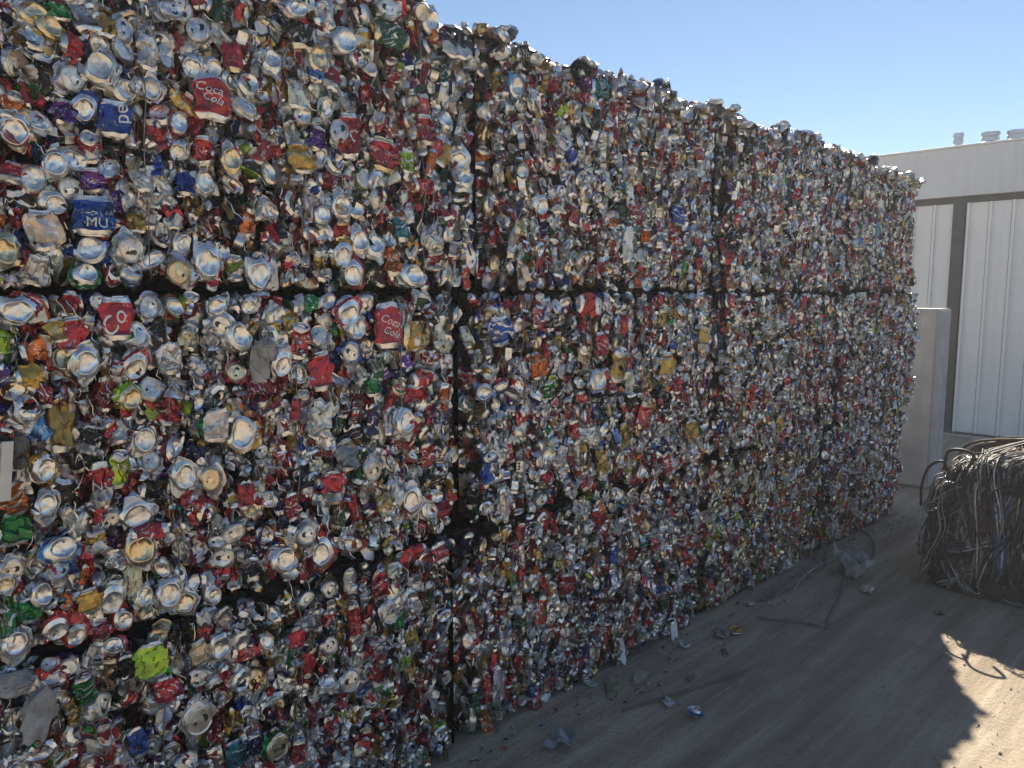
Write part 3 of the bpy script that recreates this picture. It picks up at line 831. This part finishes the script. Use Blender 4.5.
    # baling wires
    for q in range(4):
        xw = x0 + (x1 - x0) * (.16 + .227 * q) + RNG.normal(0, .012)
        zt = top_of(bl, xw)
        path = []
        for z in np.linspace(z0 + .03, zt - .03, 22): path.append((xw + .004 * math.sin(z * 23 + q), surf_y(bl, xw, z) - .002 + .006 * math.sin(z * 31 + q * 2), z))
        path = [(xw, .10, z0 + .012)] + path + [(xw, .10, zt - .006), (xw, .6, zt - .006)]
        V, F = tube_vf(np.array(path) - bl['org'], .0016, 5)
        link('tie_wire', mesh_from('tie_wire', V, F, [M_WIRE]), bl['root'])

# plastic scraps caught in the near bales
M_PLASTIC = simple_mat('grey_plastic', (0.30, 0.295, 0.28), 0.45, 0.0, 0.35, 26, 0.5)
M_BOARD = simple_mat('pale_board', (0.62, 0.60, 0.55), 0.6, 0.0, 0.12, 18, 0.2)
def crumple(w, h, n, amp, seed, k=40, thick=.0012, round_=True):
    rng = np.random.default_rng(seed)
    g = np.linspace(-.5, .5, n)
    A, C = np.meshgrid(g, g)
    rag = 1 + .12 * np.sin(3 * np.arctan2(C, A) + rng.uniform(0, 6)) + .10 * np.sin(5 * np.arctan2(C, A) + rng.uniform(0, 6))
    if round_:
        m = np.maximum(np.abs(A), np.abs(C)); rr = np.hypot(A, C) + 1e-9
        f = (m / rr) * .55 + .45
        A, C = A * f * rag, C * f * rag
    P = np.stack([A * w, np.zeros_like(A), C * h], -1).reshape(-1, 3)
    D = np.zeros(len(P))
    for _ in range(7):
        kk = rng.normal(0, 1, 3); kk /= np.linalg.norm(kk)
        D += tri(P @ kk * rng.uniform(.5, 1.5) * k * 2 + rng.uniform(0, 6)) * rng.uniform(.3, 1)
    P[:, 1] += D * amp / 3
    N0 = len(P)
    V = np.concatenate([P, P + np.array([0, thick, 0])])
    F = []
    for j in range(n - 1):
        for i in range(n - 1):
            a = j * n + i
            F.append((a, a + 1, a + n + 1, a + n)); F.append((N0 + a + n, N0 + a + n + 1, N0 + a + 1, N0 + a))
    edge = [i for i in range(n)] + [j * n + n - 1 for j in range(1, n)] + [(n - 1) * n + i for i in range(n - 2, -1, -1)] + [j * n for j in range(n - 2, 0, -1)]
    for a, b_ in zip(edge, edge[1:] + edge[:1]): F.append((b_, a, N0 + a, N0 + b_))
    return V, F
for sd, (px, py, w, h, mt, nm, dy) in enumerate([(40, 712, 40, 58, M_PLASTIC, 'plastic_scrap', -.03), (16, 684, 44, 22, M_PLASTIC, 'plastic_scrap', -.025), (262, 362, 24, 46, M_PLASTIC, 'plastic_scrap', -.035),
                                              (4, 470, 12, 60, M_BOARD, 'board_scrap', -.03), (24, 455, 34, 44, simple_mat('dark_plastic', (.10, .095, .085), .4), 'plastic_scrap', -.02)]):
    P = on_wall(px, py); bl = BALES[bale_at(P[0], P[2])]
    sw, sh = px_size(px, py, w, h)
    V, F = crushed_can(np.random.default_rng(70 + sd), 'foil', 26, 16)[:2]
    V = V * np.array([sw, .05, sh]) / (V.max(0) - V.min(0)) if nm == 'plastic_scrap' else np.array(box_vf(-sw / 2, sw / 2, 0, .006, -sh / 2, sh / 2)[0])
    if nm != 'plastic_scrap': F = box_vf(0, 1, 0, 1, 0, 1)[1]
    o = link(nm, mesh_from(nm, V, F, [mt], None, nm == 'plastic_scrap', 24), bl['root'], np.array([P[0], surf_y(bl, P[0], P[2]) + dy, P[2]]) - bl['org'])
    o.rotation_euler = (.1, (.3, .2, .1, .08, -.3)[sd], .1)

# ------------------------------------------------------------------ white shed behind
M_SHED = simple_mat('white_sheet_metal', (0.87, 0.86, 0.83), 0.45, 0.0, 0.04, 2.5)
M_FASC = simple_mat('grey_fascia', (0.70, 0.71, 0.72), 0.5, 0.0, 0.05, 2.0)
M_DARK = simple_mat('dark_steel_frame', (0.075, 0.075, 0.072), 0.5, 0.2, 0.2, 12)
M_CONC = simple_mat('cast_concrete', (0.46, 0.46, 0.455), 0.85, 0.0, 0.22, 5, 0.25)
M_CONC2 = simple_mat('slab_concrete', (0.50, 0.46, 0.39), 0.85, 0.0, 0.15, 7, 0.2)
M_GALV = simple_mat('galvanised_vent', (0.50, 0.53, 0.56), 0.4, 0.6, 0.12, 16)
SH_X = 9.15
def streak_mat(m_, amount):
    nt = m_.node_tree; b_ = nt.nodes['Principled BSDF']
    old = b_.inputs['Base Color'].links[0].from_socket
    mp = N(nt, 'ShaderNodeMapping'); mp.inputs['Scale'].default_value = (9, 9, .35)
    nt.links.new(N(nt, 'ShaderNodeNewGeometry').outputs['Position'], mp.inputs['Vector'])
    nz = noise_n(nt, mp.outputs[0], 1.6, 5, .6).outputs['Fac']
    nt.links.new(mix_c(nt, ramp_n(nt, nz, [(.45, (0, 0, 0)), (.75, (amount,) * 3)]), old, (.34, .31, .27)), b_.inputs['Base Color'])
streak_mat(M_SHED, .14); streak_mat(M_FASC, .18); streak_mat(M_CONC, .6)
shed = empty('shed', (SH_X, -1.2, 0), 0.0)
tag(shed, 'white sheet metal shed with grey fascia and roof vents behind the bales', 'shed')
def shed_part(name, b, mat, bev=.004, parent=shed):
    me = bevel_box(name, b, mat, bev)
    return link(name, me, parent)
zb = on_x(975, 434, SH_X)[2]
zf0 = on_x(975, 196, SH_X)[2]
zt = on_x(960, 149, SH_X)[2]
py_post0, py_post1 = on_x(951, 260, SH_X)[1] + 1.2, on_x(963, 260, SH_X)[1] + 1.2
Y0, Y1 = -2.6, 3.6     # along the face, local y
shed_part('slab', (-.16, 5.0, Y0, Y1, 0.0, zb - .03), M_CONC2, .01)
shed_part('base_rail', (-.05, .06, Y0 + .01, Y1 - .01, zb - .035, zb + .005), M_DARK, .003)
shed_part('back_wall', (.10, 4.9, Y0 + .05, Y1 - .05, zb, zt - .06), M_DARK, 0)
shed_part('head_rail', (-.03, .09, Y0 + .02, Y1 - .02, zf0 - .065, zf0), M_DARK, .003)
f = shed_part('fascia', (-.09, .05, Y0, Y1, zf0 + .002, zt), M_FASC, .006)
link('cap_flashing', bevel_box('cap_flashing', (-.105, .12, Y0 - .01, Y1 + .01, zt + .001, zt + .022), M_FASC, .004), f)
shed_part('roof', (.13, 4.95, Y0 + .02, Y1 - .02, zt - .05, zt - .005), M_GALV, 0)
shed_part('post', (-.045, .07, py_post1, py_post0, zb + .006, zf0 - .066), M_DARK, .004)
# ribbed panels: a flat pan with one raised rib along its edge, butted side by side
pitch = .205
def panel_mesh(w):
    prof = [(0, 0), (w * .80, 0), (w * .82, -.028), (w * .92, -.028), (w * .94, 0), (w - .004, 0)]
    z0_, z1_ = zb + .008, zf0 - .067
    v, fcs = [], []
    for y, x in prof: v += [(x, y, z0_), (x, y, z1_)]
    n = len(prof)
    for y, x in prof: v += [(x + .004, y, z0_), (x + .004, y, z1_)]
    for i in range(n - 1):
        fcs.append((2 * i, 2 * i + 2, 2 * i + 3, 2 * i + 1))
        fcs.append((2 * n + 2 * i, 2 * n + 2 * i + 1, 2 * n + 2 * i + 3, 2 * n + 2 * i + 2))
        fcs.append((2 * i + 1, 2 * i + 3, 2 * n + 2 * i + 3, 2 * n + 2 * i + 1)); fcs.append((2 * i, 2 * n + 2 * i, 2 * n + 2 * i + 2, 2 * i + 2))
    fcs += [(0, 1, 2 * n + 1, 2 * n), (2 * n - 2, 4 * n - 2, 4 * n - 1, 2 * n - 1)]
    return mesh_from('wall_panel', v, fcs, [M_SHED], None, False)
PM = panel_mesh(pitch)
y = py_post0 + .002
while y + pitch < Y1 - .02: link('wall_panel', PM, shed, (-.012, y, 0)); y += pitch
y = py_post1 - .002 - pitch
while y > Y0 + .02: link('wall_panel', PM, shed, (-.012, y, 0)); y -= pitch
def vent_mesh(r1, r2, h1, h2):
    prof = [(r1, 0), (r1, h1 * .9), (r2, h1), (r2, h1 + h2 * .42), (r2 * .92, h1 + h2 * .45), (r2 * .92, h1 + h2 * .52), (r2 * 1.05, h1 + h2 * .55), (r2 * 1.05, h1 + h2), (0, h1 + h2 * 1.06)]
    ns = 16; v = []; fc = []
    for r_, z in prof:
        for a in np.linspace(0, 2 * np.pi, ns, endpoint=False): v.append((r_ * math.cos(a), r_ * math.sin(a), z))
    for i in range(len(prof) - 1):
        for j in range(ns):
            k = (j + 1) % ns; fc.append((i * ns + j, i * ns + k, (i + 1) * ns + k, (i + 1) * ns + j))
    return mesh_from('roof_vent', v, fc, [M_GALV], None, True, 30)
for px, wpx, tall in ((958, 7, 16), (990, 12, 12), (1016, 12, 11)):
    xv = SH_X + .35
    p = on_x(px, 145, xv)
    mpp = (p[0] - CAM[0]) / F_PX * 1.15
    s = wpx * mpp / 2
    zr = zt - .005
    topz = on_x(px, {958: 133, 990: 132, 1016: 130}[px], xv)[2]
    hh = topz - zr
    link('roof_vent', vent_mesh(s * .72, s, hh * .5, hh * .47), shed, (.35, p[1] + 1.2, zr))

# ------------------------------------------------------------------ concrete block at the end of the wall
bx0 = 6.35
cr = on_x(938, 320, bx0); ct = on_x(938, 309, bx0)
cl = np.array([0, .55, 0])
d_ = ray(954, 320); blk_d = CAM[0] + d_[0] * ((cr[1] - CAM[1]) / d_[1]) - bx0
cb = empty('concrete_block', (bx0, (cr[1] + cl[1]) / 2, 0))
tag(cb, 'tall grey cast concrete block standing between the can bales and the shed', 'concrete block')
hw = (cl[1] - cr[1]) / 2
bm = bmesh.new()
out = [(0, hw), (0, -hw), (blk_d * .55, -hw), (blk_d * .55 + .02, -hw + .02), (blk_d, -hw + .02), (blk_d, hw)]

for zz in (0, ct[2]): [bm.verts.new((x, y, zz)) for x, y in out]
bm.verts.ensure_lookup_table(); n = len(out)
bm.faces.new([bm.verts[i] for i in range(n)]); bm.faces.new([bm.verts[n + i] for i in range(n)][::-1])
for i in range(n): bm.faces.new([bm.verts[i], bm.verts[(i + 1) % n], bm.verts[n + (i + 1) % n], bm.verts[n + i]][::-1])
bmesh.ops.recalc_face_normals(bm, faces=bm.faces)
bmesh.ops.bevel(bm, geom=bm.edges[:], offset=.012, segments=2, affect='EDGES')
me = bpy.data.meshes.new('block'); bm.to_mesh(me); bm.free(); me.materials.append(M_CONC)
link('block', me, cb)

# ------------------------------------------------------------------ bale of loose wire and strapping
wr = np.random.default_rng(5)
WX, WY1, WY0, WH = 4.24, -.585, -2.15, .60
wb = empty('wire_bale', (WX + .5, (WY0 + WY1) / 2, 0))
tag(wb, 'low bale of tangled wire and strapping standing on the dirt beside the wall', 'wire bale')
worg = np.array([WX + .5, (WY0 + WY1) / 2, 0])
M_STR = [simple_mat('strand_' + n_, c_, r_, m_, .3, 25) for n_, c_, r_, m_ in (
    ('black', (.02, .02, .02), .5, 0), ('charcoal', (.05, .05, .052), .45, .2), ('grey', (.22, .22, .22), .45, .4), ('silver', (.5, .5, .5), .4, .6),
    ('rust', (.14, .055, .03), .7, 0), ('tan', (.34, .28, .2), .6, 0), ('blue', (.05, .09, .22), .5, 0), ('white', (.6, .6, .58), .5, 0))]
bm = bmesh.new(); bmesh.ops.create_cube(bm, size=1); bmesh.ops.subdivide_edges(bm, edges=bm.edges[:], cuts=15, use_grid_fill=True)
wv1, wv2 = Waves(wr, 6, 7, 3), Waves(wr, 22, 9, 3)
for v in bm.verts:
    q = np.array(v.co)
    sq = 1 - .16 * (abs(q[1]) * 2) ** 6 * (q[2] + .5)
    p = q * np.array([.96 * sq, (WY1 - WY0) * .99, .54])
    p += np.array(v.normal) * (.025 * wv1(p) + .014 * wv2(p))
    p[2] = max(0.0, p[2] + .26 + .06 * math.cos(math.pi * q[1]) * (q[2] + .5))
    v.co = Vector(p)
me = bpy.data.meshes.new('core'); bm.to_mesh(me); bm.free(); me.materials.append(simple_mat('matted_wire', (.045, .04, .036), .7, .2, .5, 40, .6)); me.polygons.foreach_set('use_smooth', np.ones(len(me.polygons), bool))
link('core', me, wb)
def mound(y): return .07 * np.sin(np.pi * np.clip((WY1 - y) / (WY1 - WY0), 0, 1)) - .03 * np.exp(-(WY1 - y) / .1)
def hank():
    """control points of one hank: over the top, across the front edge, down the face; some turn back up in a loop"""
    y = wr.uniform(WY0, WY1 - .01); k = wr.random()
    zt_ = WH + wr.normal(0, .025) - .05 * max(0, (y - WY1 + .12) / .12); end = wr.uniform(.0, .2); out_ = abs(wr.normal(0, .012)) + .006
    dy = wr.normal(0, .09)
    if k < .62:
        c_ = [(WX + wr.uniform(.2, .7), y + wr.normal(0, .18), zt_ + wr.uniform(-.02, .03)), (WX + .12, y + wr.normal(0, .03), zt_ + .012), (WX + .03, y + dy * .1, zt_ - .012), (WX - out_ * .7, y + dy * .25, zt_ - .09)]
        m_ = int(wr.integers(2, 5))
        for q in range(m_):
            f_ = (q + 1) / m_
            c_.append((WX - out_ * wr.uniform(.5, 1.3), y + dy * (.25 + .75 * f_) + wr.normal(0, .022), (zt_ - .09) * (1 - f_) + end * f_))
        if wr.random() < .2: c_ += [(WX - out_ * .8, y + dy + wr.normal(0, .06), end + .03), (WX - out_ * .5, y + dy + wr.normal(0, .09), end + wr.uniform(.1, .25))]
    elif k < .74:
        x = WX + wr.uniform(.0, .9)
        c_ = [(x + wr.normal(0, .15), WY1 - wr.uniform(.15, .7), zt_), (x, WY1 - .10, zt_ - .01), (x + dy * .3, WY1 + out_ * .6, zt_ - .10), (x + dy * .6, WY1 + out_, (zt_ + end) / 2), (x + dy, WY1 + out_ * .6, end)]
    elif k < .88:                                   # tangled low on the face
        z_ = wr.uniform(.04, .5); c_ = [(WX - .012, y, z_)]
        for _ in range(5): c_.append((WX - wr.uniform(.0, .035), np.clip(c_[-1][1] + wr.normal(0, .07), WY0, WY1), np.clip(c_[-1][2] + wr.normal(0, .07), .02, WH - .05)))
    else:
        c_ = [(WX + wr.uniform(.05, .9), wr.uniform(WY0, WY1 - .05), WH)]
        for _ in range(4): c_.append((np.clip(c_[-1][0] + wr.normal(0, .14), WX + .04, WX + .9), np.clip(c_[-1][1] + wr.normal(0, .14), WY0, WY1 - .05), WH + wr.uniform(-.03, .05)))
    c_ = np.array(c_)
    c_[:, 2] += mound(c_[:, 1]) * np.clip(c_[:, 2] / WH, 0, 1)
    c_[:, 1] = np.minimum(c_[:, 1], WY1 + .012 - .12 * np.maximum(0, c_[:, 2] - .42)); c_[:, 0] = np.maximum(c_[:, 0], WX - .05)
    return c_
sv, sf, sm, nn_, count = [], [], [], 0, 0
for h_ in range(330):
    ctrl = hank(); main = wr.choice(len(M_STR), p=[.38, .32, .14, .04, .06, .03, .005, .025])
    rad = wr.choice([.0018, .0028, .004, .007], p=[.3, .35, .23, .12])
    for q in range(int(wr.integers(3, 11))):
        mi = main if wr.random() < .7 else wr.choice([0, 0, 1, 1, 2, 2, 3, 4, 5, 7])
        spread = np.array([.005, .012, .008])
        V, F = tube_vf(smooth_path(ctrl + wr.normal(0, 1, ctrl.shape) * spread + wr.normal(0, 1, 3) * spread, 22) - worg, rad * wr.uniform(.8, 1.2), 5)
        V[:, 2] = np.maximum(V[:, 2], .001)
        if q == 0 and count < 200:
            link('strand', mesh_from('strand', V, F, [M_STR[mi]]), wb); count += 1
        else:
            sv.append(V); sf += [tuple(i_ + nn_ for i_ in fq) for fq in F]; sm += [mi] * len(F); nn_ += len(V)
tag(link('matted_strands', mesh_from('matted_strands', np.concatenate(sv), sf, M_STR, sm), wb), kind='stuff')
for pts, r_, mi in (([(944, 470), (948, 452), (962, 450), (974, 456), (968, 468)], .008, 0), ([(921, 505), (922, 484), (930, 466), (944, 462), (950, 480)], .007, 0), ([(918, 512), (934, 500), (946, 492), (958, 486)], .0035, 3),
                   ([(934, 532), (940, 520), (950, 515), (962, 508)], .003, 2)):
    P = np.array([on_x(a, b_, WX - .03) for a, b_ in pts])
    P[:, 1] = np.minimum(P[:, 1], WY1 + .12)
    V, F = tube_vf(smooth_path(P, 26) - worg, r_, 7)
    link('loose_loop', mesh_from('loose_loop', V, F, [M_STR[mi]]), wb)
P = [on_ground(904, 581, .006), on_ground(918, 573, .012), (WX - .07, WY1 + .03, .07), (WX + .01, WY1 - .02, .16)]
V, F = tube_vf(smooth_path(P, 14) - worg, .004, 6)
link('loose_end', mesh_from('loose_end', V, F, [M_STR[5]]), wb)

# ------------------------------------------------------------------ litter on the dirt
def lay_can(px, py, ink, label, kind='side', s=1.0, rz=0.0, flat=.5, group='crushed cans fallen on the dirt'):
    p = on_ground(px, py)
    me = LIB[kind][RNG.integers(len(LIB[kind]))]
    a = np.array([v.co for v in me.vertices])
    R_ = Matrix.Rotation(rz, 3, 'Z') @ Matrix.Rotation(-math.pi / 2, 3, 'X')
    q = a @ np.array(R_).T * s; q[:, 2] *= flat
    o = link('crushed_can', me, None)
    m4 = Matrix.Diagonal((1, 1, flat, 1)) @ (R_.to_4x4() @ Matrix.Scale(s, 4))
    m2 = me.copy(); m2.transform(m4); o.data = m2
    o.location = (p[0], p[1], -q[:, 2].min() - .004)
    o.color = tint(ink)
    return tag(o, label, 'can', group)
lay_can(695, 714, 'sky', 'crushed pale blue and silver can lying alone on the open dirt', 'bottom', .72, .6, .8)
lay_can(668, 703, 'silver', 'small crumpled silver can just left of the pale blue one', 'foil', .6, 1.1, .6)
lay_can(684, 645, 'white', 'small white can lying below the upright strip of paper', 'side', .6, .3, .7)
lay_can(722, 634, 'grey', 'dull grey flattened can beside the yellowish one', 'side', .75, 1.9, .4)
lay_can(735, 632, 'gold', 'dirty yellowish flattened can at the foot of the wall', 'side', .75, 2.6, .5)
lay_can(750, 604, 'silver', 'bright silver can end on the dirt under the third bale', 'bottom', .6, .2, .4)
lay_can(591, 684, 'silver', 'bright silver scrap of can at the base of the second bale', 'foil', .5, .2, .7)
lay_can(867, 590, 'cream', 'pale flattened can lying beyond the cables', 'side', .8, 1.2, .35)
lay_can(940, 613, 'dred', 'small red crushed can on the dirt below the wire bale', 'side', .5, .5, .35)
lay_can(725, 652, 'grey', 'grey flattened can half buried in the dirt', 'foil', .6, .9, .25)

M_BAG = simple_mat('cloudy_film', (.42, .44, .46), .22, 0, .2, 30, .2)
M_BAG.node_tree.nodes['Principled BSDF'].inputs['Transmission Weight'].default_value = .35
def lay_sheet(name, px, py, w, h, mat, label, cat, seed, amp=.02, rz=0.0, lift=.012, k=55):
    p = on_ground(px, py)
    V, F = crumple(w, h, 24, amp, seed, k)
    V = np.stack([V[:, 0], V[:, 2], -V[:, 1]], 1)
    V[:, 2] -= V[:, 2].min() + .004
    o = link(name, mesh_from(name, V, F, [mat], None, True, 45), None, (p[0], p[1], 0))
    o.rotation_euler = (0, 0, rz)
    return tag(o, label, cat)
lay_sheet('plastic_bag', 562, 741, .13, .09, M_BAG, 'crumpled clear plastic bag on the dirt by the second bale', 'plastic bag', 3, .03, .4)
lay_sheet('flat_scrap', 612, 688, .14, .05, simple_mat('dirty_olive_card', (.20, .19, .12), .7), 'olive flattened scrap lying along the base of the wall', 'scrap', 4, .012, .75)
lay_sheet('flat_scrap', 641, 677, .11, .05, simple_mat('dirty_tan_card', (.30, .26, .19), .7), 'tan flattened scrap a little out from the wall', 'scrap', 5, .01, .3)
lay_sheet('flat_scrap', 690, 677, .06, .03, simple_mat('mud_card', (.20, .17, .14), .8), 'small mud coloured scrap beside the dark rod', 'scrap', 6, .008, .3)
def lean_scrap(px, py, w, h, mat, label, seed):
    b_ = on_wall(px, py, -.045)
    p = on_ground(px, py + 12)
    V, F = crumple(w, h, 12, .008, seed, 20)
    V[:, 2] -= V[:, 2].min(); V[:, 1] += V[:, 2] * .25
    o = link('paper_scrap', mesh_from('paper_scrap', V, F, [mat], None, True, 45), None, (p[0], p[1], -.006))
    o.rotation_euler = (0, 0, -.3)
    return tag(o, label, 'paper')
M_PAPER = simple_mat('white_paper', (.70, .70, .70), .7, 0, .08, 20)
lean_scrap(675, 627, .035, .10, M_PAPER, 'white upright strip of paper leaning at the foot of the wall', 8)
lean_scrap(623, 652, .045, .11, M_PAPER, 'torn white paper leaning against the second bottom bale', 9)

def lay_line(name, pts, r, mat, label, cat, n=30, z=None):
    P = np.array([on_ground(a, b_, r) for a, b_ in pts])
    if z is not None: P[:, 2] += np.array(z)
    P = smooth_path(P, n)
    org = np.array([P[:, 0].mean(), P[:, 1].mean(), 0])
    V, F = tube_vf(P - org, r, 8)
    return tag(link(name, mesh_from(name, V, F, [mat]), None, org), label, cat)
M_RUB = simple_mat('dusty_rubber', (.15, .132, .115), .7, 0, .4, 18)
M_ROD = simple_mat('dirty_rod', (.13, .11, .095), .7, 0, .3, 18)
lay_line('rod', [(622, 710), (664, 697), (705, 684), (748, 669)], .005, M_ROD, 'long dark rod half sunk in the dirt pointing at the wall', 'rod')
lay_line('cable', [(762, 600), (790, 588), (812, 575), (826, 560), (820, 548)], .008, M_RUB, 'thick dark cable running along the foot of the third bale', 'cable', 30, [0, .0, .0, .01, .04])
lay_line('cable', [(826, 628), (832, 610), (842, 590), (846, 570), (838, 552)], .007, M_RUB, 'dark cable curving out from the wall over the dirt', 'cable', 30, [0, .0, .0, .01, .03])
lay_line('cable', [(757, 617), (775, 620), (800, 622), (822, 627)], .005, M_RUB, 'thin dark cable lying flat across the dirt', 'cable')
lay_line('wire_end', [(792, 594), (800, 584), (812, 575), (822, 569)], .003, M_STR[3], 'bright straight wire lying across the thick cable', 'wire', 16, [0, .02, .03, .03])
lay_line('hose', [(862, 566), (872, 556), (874, 545), (866, 536), (856, 532)], .008, M_RUB, 'short dark hose curled beside the grey rag', 'hose', 24, [0, .0, .01, .02, .02])
lay_sheet('rag_heap', 853, 574, .26, .17, simple_mat('dusty_rag', (.33, .31, .285), .9, 0, .3, 16, .4), 'dusty grey heap of rag at the foot of the last bale', 'rag', 31, .075, .7, .012, 34)

# crumbs of metal along the foot of the wall, and grit over the yard: nobody could count them
pk = Packed()
for _ in range(320):
    x = RNG.uniform(.3, 5.9); y = .02 - abs(RNG.normal(0, .13)) - .01
    d = LIBLOW['foil'][RNG.integers(len(LIBLOW['foil']))]
    s_ = RNG.uniform(.08, .30) * (1 if y > -.2 else .6)
    m3 = np.diag((1, 1, .45)) @ np.array(Euler((-1.57 + RNG.normal(0, .4), RNG.normal(0, .4), RNG.uniform(0, 6.28)), 'XYZ').to_matrix()) * s_
    pk.add(d, m3, (x, y, float(ground_z(x, y)) + .002), tint(PAL[RNG.integers(len(PAL))])[:3] + (RNG.random(),), 4)
pk.build('metal_crumbs', None)
tag(bpy.data.objects['metal_crumbs'], 'tiny crumbs of crushed can scattered along the foot of the wall', 'litter')
ico = bmesh.new(); bmesh.ops.create_icosphere(ico, subdivisions=1, radius=1)
iv = np.array([v.co for v in ico.verts]); if_ = [tuple(v.index for v in f_.verts) for f_ in ico.faces]; ico.free()
PV, PF = [], []
for i in range(2600):
    x = RNG.uniform(.8, 6.5); y = -abs(RNG.normal(0, 1.0)) + .02
    r_ = min(.011, .0012 + RNG.exponential(.0016))
    p_ = iv * (1 + RNG.normal(0, .18, iv.shape)) * np.array([1, RNG.uniform(.6, 1), .6]) * r_
    PV.append(p_ + (x, y, float(ground_z(x, y)) - .005 + r_ * .3)); PF += [tuple(q + i * len(iv) for q in f_) for f_ in if_]
tag(link('gravel', mesh_from('gravel', np.concatenate(PV), PF, [simple_mat('yard_grit', (.33, .28, .22), .9, 0, .5, 9)], None, False)), 'fine grit and small stones strewn over the packed dirt', 'gravel', kind='stuff')

# ------------------------------------------------------------------ added haze volume, standing in for veiling glare of the lens
hv, hf = box_vf(-950, 950, -950, 950, -1.0, 4.2)
hm = bpy.data.materials.new('glare_veil'); hm.use_nodes = True
hm.node_tree.nodes.clear()
vo_ = hm.node_tree.nodes.new('ShaderNodeVolumePrincipled'); ho_ = hm.node_tree.nodes.new('ShaderNodeOutputMaterial')
vo_.inputs['Color'].default_value = (.9, .92, .95, 1); vo_.inputs['Density'].default_value = 0.0048; vo_.inputs['Anisotropy'].default_value = 0.3
hm.node_tree.links.new(vo_.outputs[0], ho_.inputs['Volume'])
tag(link('haze', mesh_from('haze', hv, hf, [hm], None, False)), kind='stuff')
